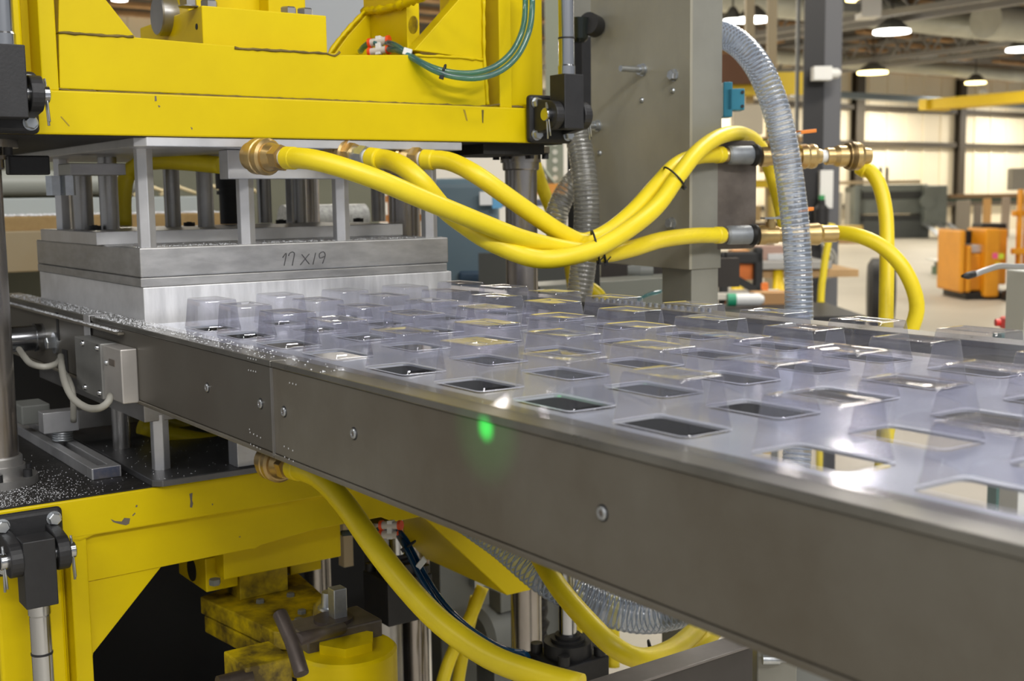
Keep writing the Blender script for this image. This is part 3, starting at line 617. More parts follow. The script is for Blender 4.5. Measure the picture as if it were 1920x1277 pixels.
# the cups
def make_cup():
    H = .0352; tx, ty = .0196, .0292
    prof = [(CHX + .0002, CHY + .0002, .0062, .0008), (CHX - .0004, CHY - .0008, .0042, .0022)]
    for k in range(1, 6):
        f = k / 5; prof.append((CHX - .0010 + (tx + .0010 - CHX) * f, CHY - .0012 + (ty + .0012 - CHY) * f,   .0038 - .0010 * f, .0022 + (H - .0048) * f))
    prof += [(tx - .0003, ty - .0003, .0028, H - .0011), (tx - .0008, ty - .0008, .0024, H - .0003), (tx - .0018, ty - .0018, .0018, H)]
    for s, dz in ((.82, -.0006), (.6, -.0014), (.35, -.0019), (.12, -.0021)): prof.append(((tx - .0018) * s, (ty - .0018) * s, .0018 * s, H + dz))
    N = 5; mb = MB(); vs = []; fs = []
    for (hx, hy, r, z) in prof: vs += [(p[0], p[1], z) for p in rrect(hx, hy, r, N)]
    n = 4 * (N + 1)
    for i in range(len(prof) - 1):
        for k in range(n): fs.append((i * n + k, i * n + (k + 1) % n, (i + 1) * n + (k + 1) % n, (i + 1) * n + k))
    fs.append(tuple(range((len(prof) - 1) * n, len(prof) * n)))
    mb.add(vs, fs, True); return mb.obj('plastic_cup', CUPM)
cup = make_cup(); first = True
EDGE = mat('cut_plastic_edge', (232, 234, 244), rough=0.3)
rl = [V((a, b, .0006)) for a, b in rrect(CHX + .0003, CHY + .0003, .0066, 5)]; rl.append(rl[0]); MB().tube(rl, .00022, 5, False).obj('cut_rim', EDGE, cup)
ROWN = ['nearest the press', 'second from the press', 'third from the press', 'fourth from the press', 'fifth from the press', 'sixth from the press', 'seventh from the press', 'eighth from the press', 'ninth from the press', 'tenth from the press', 'eleventh from the press', 'twelfth from the press', 'last before the camera', 'beyond the last']
COLN = ['column beside the near rail', 'second column from the near rail', 'middle column', 'second column from the far rail', 'column beside the far rail']
def in_view(p):
    d = V(p) - CAM; k = d.dot(FW)
    if k < .05: return False
    u = 960 + F * d.dot(RT) / k; v = 638.5 - F * d.dot(UP) / k
    return u < 1990 and v < 1300
for j, y_ in enumerate(reversed(RY)):
    for i, x in enumerate(CX):
        y = y_ + SKEW * (x - CX[0])
        if not in_view((x - .02, y + .03, ZP + .03)): continue
        o = cup if first else copy_thing(cup)
        first = False
        o.location = (x + random.uniform(-.0006, .0006), y + random.uniform(-.0008, .0008), ZP); o.rotation_euler = (random.uniform(-.006, .006), random.uniform(-.006, .006), random.uniform(-.015, .015))
        tag(o, 'clear square plastic cup, row %s, %s' % (ROWN[j], COLN[i]), 'cup', 'formed cups on the table plate')
# flakes of trimmed plastic
def flakes(name, lab, n, fn, r0=.0006, r1=.0018):
    mb = MB()
    for _ in range(n):
        p = fn(); r = random.uniform(r0, r1); a = random.uniform(0, 6.3); b = random.uniform(.4, 1)
        mb.add([(p[0] + r * math.cos(a), p[1] + r * math.sin(a), p[2] + r * .2), (p[0] + r * b * math.cos(a + 2), p[1] + r * b * math.sin(a + 2), p[2]), (p[0] + r * b * math.cos(a + 4), p[1] + r * math.sin(a + 4), p[2] + r * .3), (p[0], p[1], p[2] + r * .8)], [(0, 1, 3), (1, 2, 3), (2, 0, 3), (0, 2, 1)])
    o = mb.obj(name, WHITEP); tag(o, lab, 'debris', None, 'stuff')
def onrail():
    y = random.uniform(1.42, 2.1) if random.random() < .8 else 1.42 - abs(random.gauss(0, .22)); y = max(y, .95); return (random.uniform(XO - .0005, XO + .033), y, ZP + .0003)
flakes('plastic_flakes', 'white plastic flakes scattered along the near rail top', 1700, onrail, .0005, .0016)
flakes('plastic_flakes', 'dense white plastic crumbs on the rail ledge behind the switch box', 1500, lambda: (XO - random.uniform(.0, .008), random.uniform(1.5, 2.1), 1.2905), .0005, .0014)
flakes('plastic_flakes', 'white plastic flakes on the black lower platen beside the guide post', 1500, lambda: (min(.474, .302 + abs(random.gauss(0, .06))), Y0 + .005 + abs(random.gauss(0, .11)), 1.1025), .0003, .0011)
flakes('plastic_flakes', 'sparse plastic flakes on the grey lower tool plate', 160, lambda: (random.uniform(.48, .7), random.uniform(1.44, 1.7), 1.1108), .0005, .0012)
flakes('plastic_flakes', 'plastic crumbs on the ledge of the tool block under the pillars', 1500, lambda: (random.uniform(.50, .95), YT + .003 + abs(random.gauss(0, .045)), 1.3923), .0004, .0012)
# ---- limit switch box on the rail
xb = .446; yb0 = onx(259, 700, .466).y
t = thing('switch_box', 'small metal limit switch box screwed to the near rail', 'switch', (.456, 1.5, 1.24))
MB().box(xb, XO, yb0, 1.525, 1.2085, 1.2745).obj('box_body', mat('cast_zinc_box', (190, 186, 182), metal=.6, rough=.4, var=.1, scale=20), t, .0015)
yc0 = onx(195, 690, xb).y; yc1 = onx(147, 680, xb).y
MB().box(xb - .0035, XO - .002, yc0, yc1, 1.2055, 1.2755).obj('cover_plate', mat('grey_cover', (132, 132, 130), metal=.5, rough=.45, var=.15, scale=20), t, .001)
for yy in (yc0 + .01, yc1 - .04):
    for z in (1.2125, 1.2695):
        s = MB().sphere((xb - .0035, yy, z), .0042, 12, 6).obj('cover_screw', CHROME, t)
p = onx(210, 680, xb); MB().obox(p, X_, Y_, Z_, .0006, .011, .004).obj('nameplate', DKPL, t)
p = onx(200, 680, xb); MB().sphere(p, .0035, 10, 6).obj('side_screw', ZINC, t)
o = MB().obox(V((XO - .003, onx(167, 600, XO).y, 1.284)), X_, Y_, Z_, .0008, .013, .017).obj('strap', ALU, t, .0004)
MB().box(XO - .004, XO + .02, onx(167, 600, XO).y - .013, onx(167, 600, XO).y + .013, 1.3005, 1.3015).obj('strap', ALU, t, .0003)
# proximity sensor cylinder, washer and bolt, slot label
p = onx(80, 632, XO)
t = thing('sensor_barrel', 'shiny chrome sensor barrel behind the left guide post', 'sensor', p)
MB().lathe(p, -X_, [(-.001, .021), (.012, .021), (.012, .019), (.06, .019)], 28).obj('barrel', CHROME, t)
p = onx(105, 643, XO); t = thing('washer_bolt', 'hex bolt with a large washer on the rail beside the sensor', 'bolt', p)
MB().lathe(p, -X_, [(0, .0155), (.003, .0155)], 24).obj('washer', ZINC, t); MB().lathe(p - X_ * .003, -X_, [(0, .009), (.01, .009), (.011, .008)], 6).obj('bolt_head', ZINC, t)
p = onx(108, 612, XO - .0003); MB().obox(p, X_, Y_, Z_, .0004, .006, .02).obj('slot', DARKV, t)
p = onx(124, 679, XO); o = MB().obox(p - X_ * .0012, X_, Y_, Z_, .001, .011, .018).obj('terminal_plate', BLACK, None, .0005); tag(o, 'small black terminal plate on the rail above the grey cables', 'plate')
# grey cables
def cable(l, r, m, lab, name='signal_cable'):
    o = MB().tube(smooth_path(pxpath(l), .006), r, 10).obj(name, m); tag(o, lab, 'cable'); return o
cable([(36, 655, 1.66), (45, 668, 1.60), (58, 682, 1.58), (82, 688, 1.57), (104, 683, 1.60), (113, 674, 1.68)], .0042, GREYC, 'grey cable looping from the sensor barrel')
cable([(114, 668, 1.68), (116, 690, 1.58), (122, 718, 1.52), (138, 748, 1.48), (165, 765, 1.45), (190, 764, 1.43), (204, 752, 1.43), (206, 742, 1.44)], .0044, GREYC, 'grey cable drooping below the switch box')
cable([(112, 674, 1.69), (118, 695, 1.64), (130, 715, 1.6), (137, 742, 1.58), (138, 790, 1.6)], .0040, GREYC, 'grey cable hanging behind the drooping one')
# ---- green sensor light falling on the rail
l = bpy.data.lights.new('green_sensor_light', 'SPOT'); l.energy = 90; l.color = (0.02, 1.0, 0.12); l.spot_size = math.radians(2.6); l.spot_blend = 1.0; l.shadow_soft_size = .004
l2 = l.copy(); l2.energy = 4; l2.spot_size = math.radians(11); lh = bpy.data.objects.new('green_sensor_glow_light', l2); COL.objects.link(lh)
lo = bpy.data.objects.new('green_sensor_light', l); COL.objects.link(lo); tgt = onx(911, 802, XO); lo.location = tgt + V((-.46, -.10, .07)); lo.rotation_euler = (tgt - lo.location).to_track_quat('-Z', 'Y').to_euler(); lh.location = lo.location; lh.rotation_euler = lo.rotation_euler
# ================================================================== RIGHT COLUMN, BRACKET, VALVES
XC = 1.383
yf, ybk = 1.455, onx(1107, 0, XC).y
t = thing('machine_column', 'tall grey steel machine column with studs, right of the press', 'column', (1.42, 1.58, 0))
zb = onx(1293, 506, XC).z
MB().prism([(yf, zb), (yf, 2.2), (ybk, 2.2), (ybk, onx(1165, 494, XC).z + .0)], 'x', XC, XC + .006).obj('side_sheet', PLTM, t, .0008)
xr = ony(1356, 0, yf).x
MB().box(XC + .002, xr, yf + .001, yf + .006, zb, 2.2).obj('front_sheet', COLM, t, .001)
MB().box(xr - .006, xr, yf + .006, ybk, zb - .0, 2.2).obj('side_sheet', COLM, t)
xl2 = ony(1292, 540, yf + .01).x
y2 = onx(1241, 540, xl2).y
MB().box(xl2, ony(1350, 550, yf).x, yf + .004, y2, .0, zb + .01).obj('column_post', COLM, t, .002)
def stud(u, v, L, big):
    p = onx(u, v, XC)
    s = MB().lathe(p, -X_, [(0, .0105), (.0025, .0105), (.0025, .0085), (.010, .0085)], 6 if False else 18).obj('flange_nut', ZINC, t)
    MB().lathe(p, -X_, [(.010, .0052), (L, .0052)], 12).obj('stud_bolt', ZINC, s)
stud(1206, 131, .05, 1); stud(1121, 236, .05, 1)
for u, v in ((1264, 141), (1260, 419)):
    p = onx(u, v, XC); bolt(MB(), p, -X_, .009, .008, .010).obj('hex_bolt', ZINC, t)
for u, v in ((1204, 188), (1262, 170), (1125, 287)):
    p = onx(u, v, XC); MB().sphere(p, .005, 12, 6).obj('screw_head', ZINC, t)
# black rail and glass bowl filters left of the column
o = MB().box(ony(1080, 200, 1.9).x, ony(1112, 200, 1.9).x, 1.88, 1.93, 0.0, ony(1090, 70, 1.9).z).obj('black_upright', BLACK, None, .002); tag(o, 'black upright bar between the chrome rod and the grey column', 'upright')
o = MB().box(ony(1068, 10, 1.95).x, ony(1108, 10, 1.95).x + .05, 1.95, 1.96, ony(1090, 70, 1.95).z, 2.1).obj('back_sheet', COLM); tag(o, 'grey sheet behind the chrome rod at the top', 'sheet')
p = ond(1085, 45, 2.1); t = thing('filter_bowl', 'dark glass filter bowl tucked behind the chrome rod', 'filter', p)
MB().lathe(p - Z_ * .025, Z_, [(-.006, .010), (0, .016), (.035, .018)], 20).obj('bowl', clear_mat('smoked_bowl', (70, 84, 80), .08, .5, (60, 70, 66)), t)
MB().lathe(p + RT * .020 + Z_ * .0, (RT * .6 + FW).normalized(), [(-.008, .019), (.02, .019)], 20).obj('gauge_body', BLACK, t)
# teal limit switch
p = ond(1374, 188, 2.12); t = thing('teal_limit_switch', 'teal limit switch on the right edge of the grey column', 'switch', p)
fh = V((RT.x, RT.y, 0)).normalized(); ff = V((FW.x, FW.y, 0)).normalized()
MB().obox(p, fh, ff, Z_, .017, .02, .0185).obj('switch_body', TEAL, t, .0015)
MB().obox(p - fh * .012 + Z_ * .0, fh, ff, Z_, .008, .02, .030).obj('switch_head', TEAL, t, .0015)
for dz in (-.012, .012): MB().lathe(p + fh * .013 - ff * .02 + Z_ * dz, -ff, [(0, .003), (.002, .003)], 8).obj('cover_screw', BLACK, t)
# bracket plate
DB = 2.02
c = ond(1363, 366, DB); hw = 61 * DB / F; hh = 101 * DB / F
t = thing('pipe_bracket', 'scratched dark steel bracket plate holding both pipe couplings', 'bracket', c)
pn = (fh * .93 + ff * .37).normalized(); nn = pn.cross(Z_).normalized()
r = .009; loop = rrect(hw / .985, hh, r, 4)
vs = [c + pn * a + Z_ * b - nn * .003 for a, b in loop] + [c + pn * a + Z_ * b + nn * .003 for a, b in loop]; n = len(loop)
MB().add(vs, [tuple(range(n)), tuple(range(2 * n - 1, n - 1, -1))] + [(i, (i + 1) % n, n + (i + 1) % n, n + i) for i in range(n)]).obj('bracket_plate', DKPL, t, .0006)
pd = (fh * .97 + ff * .25).normalized()
def coupling(u0, v, lab):
    a = ond(u0, v, DB - .03)
    t = thing('pipe_coupling', lab, 'coupling', a)
    MB().lathe(a, pd, [(-.012, .0115), (0, .0115)], 16).obj('hose_barb', BRASS, t)
    MB().lathe(a, pd, [(0, .0135), (.004, .0155), (.042, .0155), (.046, .014)], 24).obj('coupling_sleeve', GALV, t)
    MB().lathe(a + pd * .043, pd, [(0, .017), (.006, .019), (.012, .016)], 16).obj('weld_ring', GRIME_SHADE, t)
coupling(1364, 291, 'galvanised pipe coupling welded through the bracket, upper one'); coupling(1361, 441, 'galvanised pipe coupling welded through the bracket, lower one')
def valve(u, v, lab, union):
    a = ond(u, v, DB + .0); d = (fh * .985 + ff * .17).normalized()
    t = thing('ball_valve', lab, 'valve', a)
    MB().lathe(a, d, [(0, .0165), (.012, .0165), (.012, .0145), (.034, .0145), (.036, .0125), (.06, .0125)], 20).obj('valve_body', BRASS, t)
    MB().lathe(a + d * .022, Z_, [(0, .009), (.022, .009), (.022, .006), (.03, .006)], 12).obj('valve_stem', BRASS, t)
    h = a + d * .022 + Z_ * .028
    MB().obox(h, d, nn, Z_, .014, .007, .0015).obj('valve_lever', ZINC, t)
    MB().obox(h + d * .03 + Z_ * .006, (d + Z_ * .35).normalized(), nn, (Z_ - d * .35).normalized(), .02, .007, .0015).obj('lever_arm', ZINC, t)
    MB().obox(h + d * .058 + Z_ * .013, (d + Z_ * .1).normalized(), nn, Z_, .014, .0075, .003).obj('lever_grip', mat('orange_grip', (226, 130, 40)), t, .001)
    if union:
        MB().lathe(a + d * .06, d, [(0, .0135), (.008, .0135), (.008, .0195), (.018, .021), (.022, .0195), (.03, .021), (.036, .0195), (.036, .014), (.046, .012)], 24).obj('quick_coupling', BRASS, t)
        MB().lathe(a + d * .106, d, [(0, .0105), (.012, .0105)], 16).obj('thread_tape', WHITE, t)
        MB().lathe(a + d * .116, d, [(0, .0145), (.012, .0145), (.02, .018), (.038, .018), (.038, .0225), (.056, .024), (.062, .021), (.064, .015), (.078, .013)], 24).obj('quick_coupling', BRASS, t)
        MB().lathe(a + d * .15, d, [(.002, .0215), (.010, .0245), (.014, .0245)], 24).obj('release_ring', mat('tarnished_brass', (110, 90, 58), metal=.8, rough=.4), t)
    else:
        MB().lathe(a + d * .05, d, [(0, .0125), (.03, .0125), (.03, .017), (.055, .019), (.06, .016), (.062, .0145), (.088, .0145)], 24).obj('quick_coupling', BRASS, t)
        MB().lathe(a + d * .048, d, [(0, .0132), (.008, .0132)], 16).obj('thread_tape', WHITE, t)
valve(1426, 294, 'brass ball valve with union couplings at the upper pipe', True)
valve(1421, 441, 'brass ball valve with orange tipped lever at the lower pipe', False)
# ================================================================== HOSES
RH = .0126
def hose(pts, lab, r=RH, start=None, end=None, tie=None):
    P = smooth_path(pxpath(pts), .01)
    t = thing('air_hose', lab, 'hose', P[0])
    MB().tube(P, r, 16).obj('hose_tube', HOSE, t)
    for which, flag in ((0, start), (-1, end)):
        if not flag: continue
        p = P[which]; d = (P[0] - P[3]).normalized() if which == 0 else (P[-1] - P[-4]).normalized()
        MB().lathe(p - d * .016, d, [(0, r * 1.02), (.002, r * 1.1), (.016, r * 1.1), (.018, r * .98)], 20).obj('hose_collar', HOSE, t)
        if flag == 'brass':
            MB().lathe(p, d, [(0, .0105), (.006, .0105)], 18).obj('thread_tape', WHITE, t)
            MB().lathe(p + d * .006, d, [(0, .0165), (.013, .0165)], 6).obj('coupling_hex', BRASS, t, .0008)
            MB().lathe(p + d * .018, d, [(0, .0150), (.010, .0180), (.016, .0175)], 24).obj('coupling_body', BRASS, t)
            MB().lathe(p + d * .030, d, [(0, .0200), (.003, .0228), (.010, .0228), (.011, .0205), (.014, .0205), (.015, .0224), (.025, .0224), (.028, .0175), (.037, .0175)], 28).obj('coupling_sleeve', BRASS, t)
        if flag == 'zinc':
            MB().lathe(p, d, [(0, .0105), (.006, .0105)], 18).obj('thread_tape', WHITE, t)
            MB().lathe(p + d * .006, d, [(0, .0155), (.011, .0155)], 6).obj('reducer_hex', ZINC, t, .0008)
            MB().lathe(p + d * .016, d, [(0, .013), (.012, .013)], 18).obj('reducer_body', ZINC, t)
            MB().lathe(p + d * .026, d, [(0, .0175), (.012, .0175)], 6).obj('coupling_hex', BRASS, t, .0008)
            MB().lathe(p + d * .036, d, [(0, .0200), (.003, .0218), (.009, .0218), (.010, .0195), (.013, .0195), (.014, .0212), (.026, .0212), (.028, .0165), (.034, .0165)], 28).obj('coupling_sleeve', BRASS, t)
    return t
hose([(537, 296, 1.475), (577, 298, 1.452), (625, 309, 1.45), (700, 334, 1.46), (776, 366, 1.49), (841, 393, 1.52), (917, 424, 1.57), (974, 446, 1.61), (1030, 461, 1.655), (1085, 471, 1.69), (1135, 476, 1.725), (1185, 466, 1.77), (1240, 450, 1.85), (1300, 442, 1.93), (1352, 441, 1.985)], 'long yellow air hose from the left brass coupling to the lower bracket pipe', start='brass', end='plain')
hose([(694, 296, 1.592), (724, 299, 1.580), (757, 313, 1.545), (792, 344, 1.54), (833, 392, 1.572), (878, 427, 1.588), (917, 452, 1.595), (974, 477, 1.61), (1016, 486, 1.625), (1062, 482, 1.64), (1118, 466, 1.67), (1180, 429, 1.715), (1232, 386, 1.77), (1272, 330, 1.825), (1308, 285, 1.88), (1350, 256, 1.95), (1390, 251, 2.03), (1422, 272, 2.1), (1445, 320, 2.15), (1462, 380, 2.17), (1475, 440, 2.17)], 'yellow air hose from the middle coupling that loops over the bracket', start='zinc')
hose([(795, 299, 1.66), (840, 302, 1.645), (889, 325, 1.62), (945, 364, 1.635), (1002, 404, 1.66), (1058, 440, 1.69), (1095, 453, 1.71), (1140, 435, 1.745), (1188, 396, 1.78), (1232, 347, 1.825), (1268, 310, 1.87), (1305, 294, 1.93), (1352, 290, 1.985)], 'yellow air hose from the right brass coupling to the upper bracket pipe', start='brass', end='plain')
hose([(232, 424, 1.86), (231, 372, 1.86), (238, 330, 1.86), (262, 308, 1.85), (300, 302, 1.82), (350, 304, 1.78), (416, 310, 1.74)], 'yellow hose arching inside the pillars behind the tool', start=None)
hose([(262, 798, 1.72), (310, 812, 1.74), (380, 826, 1.76), (450, 832, 1.78)], 'yellow hose lying on the lower tool plate, front one', r=.0118)
hose([(275, 780, 1.80), (330, 795, 1.84), (400, 800, 1.88), (450, 806, 1.9)], 'yellow hose lying on the lower tool plate, rear one', r=.0118)
hose([(550, 877, 1.42), (580, 886, 1.39), (610, 905, 1.37), (650, 950, 1.345), (700, 1022, 1.31), (760, 1098, 1.275), (830, 1170, 1.24), (920, 1232, 1.2), (1010, 1266, 1.17), (1090, 1288, 1.15)], 'thick yellow hose sweeping down under the rail from the lower brass coupling', r=.0126, start='brass')
hose([(985, 990, 1.62), (1012, 1045, 1.56), (1050, 1105, 1.5), (1100, 1163, 1.46), (1150, 1212, 1.44), (1200, 1234, 1.46), (1250, 1222, 1.52), (1290, 1195, 1.58), (1318, 1165, 1.64), (1340, 1120, 1.7)], 'yellow hose hanging in a U below the rail beside the clear hose')
hose([(1240, 1232, 1.60), (1300, 1215, 1.60), (1335, 1185, 1.65), (1352, 1160, 1.7), (1368, 1120, 1.75)], 'second yellow hose rising beside the U-shaped one')
hose([(905, 1100, 2.05), (885, 1150, 2.04), (862, 1195, 2.03), (842, 1240, 2.02), (824, 1300, 2.0)], 'dim yellow hose behind the big lower hose, left strand', r=.011)
hose([(893, 1120, 2.1), (880, 1170, 2.1), (868, 1225, 2.08), (855, 1300, 2.07)], 'dim yellow hose behind the big lower hose, right strand', r=.011)
hose([(1000, 296, 2.3), (1008, 325, 2.3), (1022, 365, 2.32), (1045, 420, 2.35), (1066, 480, 2.35), (1080, 600, 2.35), (1084, 800, 2.34), (1080, 1200, 2.33)], 'yellow hose slanting down behind the right guide post', r=.0125)
hose([(1612, 313, 2.12), (1630, 320, 2.11), (1648, 345, 2.10), (1660, 395, 2.09), (1663, 460, 2.08), (1662, 540, 2.07), (1660, 660, 2.06), (1655, 900, 2.06), (1640, 1200, 2.08), (1560, 1400, 2.1)], 'yellow hose dropping straight down from the brass union', start='plain')
hose([(1532, 436, 2.1), (1560, 436, 2.06), (1605, 441, 2.02), (1650, 460, 2.0), (1688, 495, 1.99), (1712, 540, 1.99), (1719, 582, 2.0), (1706, 625, 2.01), (1685, 690, 2.02), (1650, 900, 2.06), (1620, 1200, 2.1), (1540, 1400, 2.12)], 'yellow hose curling round from the lower valve', start='plain')
hose([(1560, 420, 5.4), (1552, 460, 5.4), (1544, 510, 5.4), (1538, 600, 5.4), (1536, 966, 5.4)], 'thin yellow cord hanging beside the dark column', r=.016)
hose([(1106, 540, 2.2), (1118, 548, 2.2), (1128, 562, 2.2), (1140, 600, 2.2), (1146, 800, 2.2), (1150, 1250, 2.2)], 'short piece of yellow hose behind the far rail', r=.012)
# manifold outlet bodies between block and couplings
# cable ties
def tie(c, d, rx, ry, lab, up=Z_):
    d = V(d).normalized(); u = d.cross(up).normalized(); w_ = u.cross(d)
    P = [V(c) + u * (rx * math.cos(k / 36 * 2 * math.pi)) + w_ * (ry * math.sin(k / 36 * 2 * math.pi)) for k in range(37)]
    t = thing('cable_tie', lab, 'cable tie', c)
    MB().tube(P, .0016, 6).obj('tie_band', RUBBER, t)
    q = V(c) + (-FW * .012 if False else w_ * (-ry) - FW * .006); MB().obox(q, d, u, w_, .003, .0035, .003).obj('tie_head', RUBBER, t, .0005)
    MB().obox(q + d * .004 + w_ * .004, (d + w_ * .6).normalized(), u, (w_ - d * .6).normalized(), .006, .0018, .0007).obj('tie_tail', RUBBER, t)
tie(ond(1116, 463, 1.69), RT + UP * .22, .030, .023, 'black cable tie binding the three yellow hoses')
tie(ond(1130, 474, 1.72), RT + UP * .3, .016, .016, 'small black cable tie just right of the big bundle tie')
tie(ond(1264, 333, 1.825), RT * .72 + UP * .7, .026, .021, 'black cable tie on the two rising hoses before the bracket')
tie(ond(1222, 1230, 1.5), RT + UP * .2, .019, .019, 'black cable tie on the hoses low under the rail')
# air tubes, upper
def airtube(pts, m, lab, r=.0042):
    o = MB().tube(smooth_path(pxpath(pts), .006), r, 10).obj('air_tube', m); tag(o, lab, 'tube'); return o
airtube([(722, 78, 1.70), (745, 87, 1.67), (775, 108, 1.655), (810, 126, 1.65), (850, 136, 1.655), (893, 136, 1.665), (932, 122, 1.675), (962, 94, 1.685), (980, 55, 1.69), (985, 10, 1.70), (982, -40, 1.70)], TUBEB, 'blue-green air tube looping in front of the upper platen, inner one')
airtube([(722, 92, 1.70), (750, 96, 1.665), (782, 114, 1.645), (818, 134, 1.64), (858, 145, 1.645), (900, 146, 1.655), (940, 132, 1.665), (972, 102, 1.675), (992, 58, 1.68), (998, 10, 1.69), (996, -40, 1.69)], TUBEB, 'blue-green air tube looping in front of the upper platen, outer one')
airtube([(676, 96, 1.74), (682, 88, 1.72), (694, 80, 1.71), (704, 80, 1.70), (710, 80, 1.70)], TUBEB, 'short blue-green tube end left of the upper tube union')
airtube([(736, 84, 1.71), (752, 86, 1.74), (770, 76, 1.82), (786, 70, 1.9)], TUBEB, 'blue-green tube going behind the right gusset')
def union(u, v, D, lab, s):
    p = ond(u, v, D); t = thing('tube_union', lab, 'fitting', p)
    d = (RT * .9 + UP * .05 - FW * .35).normalized()
    MB().obox(p, d, UP.cross(d).normalized(), UP, .004 * s, .005, .013 * s).obj('union_plate', WHITE, t, .0006)
    for dz in (-.007 * s, .006 * s):
        q = p + UP * dz
        MB().lathe(q, d, [(-.013 * s, .0055), (.012 * s, .0055)], 14).obj('union_barrel', mat('translucent_grey', (206, 200, 192), rough=.4), t)
        for sg in (-1, 1): MB().lathe(q + d * (.0125 * s * sg), d * sg, [(0, .0068), (.004, .0068)], 16).obj('release_collar', REDO, t)
    return t
union(711, 86, 1.70, 'white push-in tube union with orange collars above the upper platen', 1.0)
tie(ond(832, 134, 1.646), RT - UP * .3, .007, .009, 'tiny black cable tie around the blue-green tubes')
o = MB().obox(ond(764, 98, 1.655), (RT - UP * .3).normalized(), FW, (UP + RT * .3).normalized(), .006, .004, .005).obj('tube_clip', mat('clear_clip', (214, 216, 214), rough=.3), None, .001); tag(o, 'small clear clip on the blue-green tubes near the union', 'clip')
# air tubes, lower
airtube([(745, 992, 1.62), (762, 1015, 1.60), (780, 1048, 1.585), (800, 1085, 1.57), (832, 1132, 1.56), (872, 1172, 1.56), (915, 1202, 1.57), (955, 1220, 1.59), (985, 1226, 1.60), (992, 1250, 1.62), (990, 1290, 1.62)], TUBED, 'dark blue air tube drooping below the platen, upper one')
airtube([(745, 1000, 1.62), (760, 1025, 1.59), (776, 1058, 1.575), (796, 1095, 1.56), (826, 1140, 1.55), (866, 1180, 1.55), (910, 1210, 1.56), (950, 1228, 1.58), (978, 1234, 1.59), (984, 1260, 1.60), (982, 1290, 1.6)], TUBED, 'dark blue air tube drooping below the platen, lower one')
airtube([(642, 1000, 1.7), (665, 998, 1.68), (700, 996, 1.66), (722, 990, 1.64)], TUBED, 'dark blue tube feeding the lower union from the left')
union(733, 993, 1.62, 'white push-in tube union with orange collars below the lower platen', .95)
o = MB().obox(ond(790, 1056, 1.572), (RT - UP * 1.3).normalized(), FW, (UP + RT * .8).normalized(), .004, .004, .008).obj('tube_clip', mat('clear_clip', (214, 216, 214)), None, .001); tag(o, 'small clear clip on the dark blue lower tubes', 'clip')
tie(ond(768, 1022, 1.592), RT - UP * 1.4, .007, .009, 'tiny black cable tie on the dark blue lower tubes')
# ================================================================== RIBBED VACUUM HOSES
def vac(pts, r, m, lab, pitch=.0078, coilm=None):
    P = smooth_path(pxpath(pts), .0016); t = thing('vacuum_hose', lab, 'hose', P[0])
    L = [0.0]
    for i in range(1, len(P)): L.append(L[-1] + (P[i] - P[i - 1]).length)
    MB().tube(P, r, 28, False, lambda i: r * (1 + .02 * math.cos(L[i] / pitch * 2 * math.pi))).obj('hose_wall', m, t, 0, 2, False)
    # stiffening coil
    Q = smooth_path(pxpath(pts), .004); T = []; u = None; cp = []; nper = 18; LL = 0.0
    total = L[-1]; N = int(total / pitch * nper); frames = []
    for i in range(len(Q)):
        tg = (Q[min(i + 1, len(Q) - 1)] - Q[max(i - 1, 0)]).normalized()
        u = tg.orthogonal().normalized() if u is None else (u - tg * u.dot(tg)).normalized(); frames.append((Q[i], u.copy(), tg.cross(u)))
    for k in range(N):
        s = k / N * (len(Q) - 1); i = min(int(s), len(Q) - 2); f = s - i; a = 2 * math.pi * k / nper
        c = frames[i][0].lerp(frames[i + 1][0], f); uu = frames[i][1].lerp(frames[i + 1][1], f); ww = frames[i][2].lerp(frames[i + 1][2], f)
        cp.append(c + (uu * math.cos(a) + ww * math.sin(a)) * r * .95)
    MB().tube(cp, .0012, 4, False).obj('stiffening_coil', coilm or mat('coil_plastic', (206, 213, 222), rough=.3), t)
    return t
vac([(1335, 64, 2.06), (1362, 68, 2.03), (1392, 88, 2.0), (1420, 122, 1.97), (1444, 172, 1.95), (1462, 232, 1.94), (1477, 310, 1.935), (1489, 400, 1.93), (1496, 490, 1.93), (1498, 580, 1.93), (1498, 670, 1.93), (1490, 900, 1.9), (1440, 1050, 1.82), (1330, 1118, 1.72)], .0222, VACM, 'clear blue-tinged ribbed vacuum hose curving down past the brass valves')
gc = mat('coil_plastic_grey', (168, 168, 164), rough=.3)
vac([(1072, 215, 2.12), (1081, 248, 2.12), (1090, 290, 2.11), (1097, 341, 2.10), (1100, 397, 2.10), (1098, 453, 2.10), (1092, 510, 2.10), (1084, 570, 2.10)], .0222, VACN, 'smoky ribbed vacuum hose hanging left of the grey column', coilm=gc)
vac([(1105, 315, 2.22), (1078, 338, 2.22), (1052, 378, 2.22), (1042, 425, 2.22), (1062, 470, 2.22)], .0205, VACN, 'smoky ribbed vacuum hose bending behind the hanging one', coilm=gc)
vac([(770, 885, 1.78), (815, 922, 1.74), (858, 957, 1.71), (900, 987, 1.69), (946, 1020, 1.67), (1012, 1076, 1.64), (1066, 1110, 1.62), (1135, 1141, 1.62), (1205, 1156, 1.63), (1270, 1146, 1.66), (1322, 1122, 1.69)], .0235, VACM, 'clear ribbed vacuum hose sagging beneath the conveyor rail')
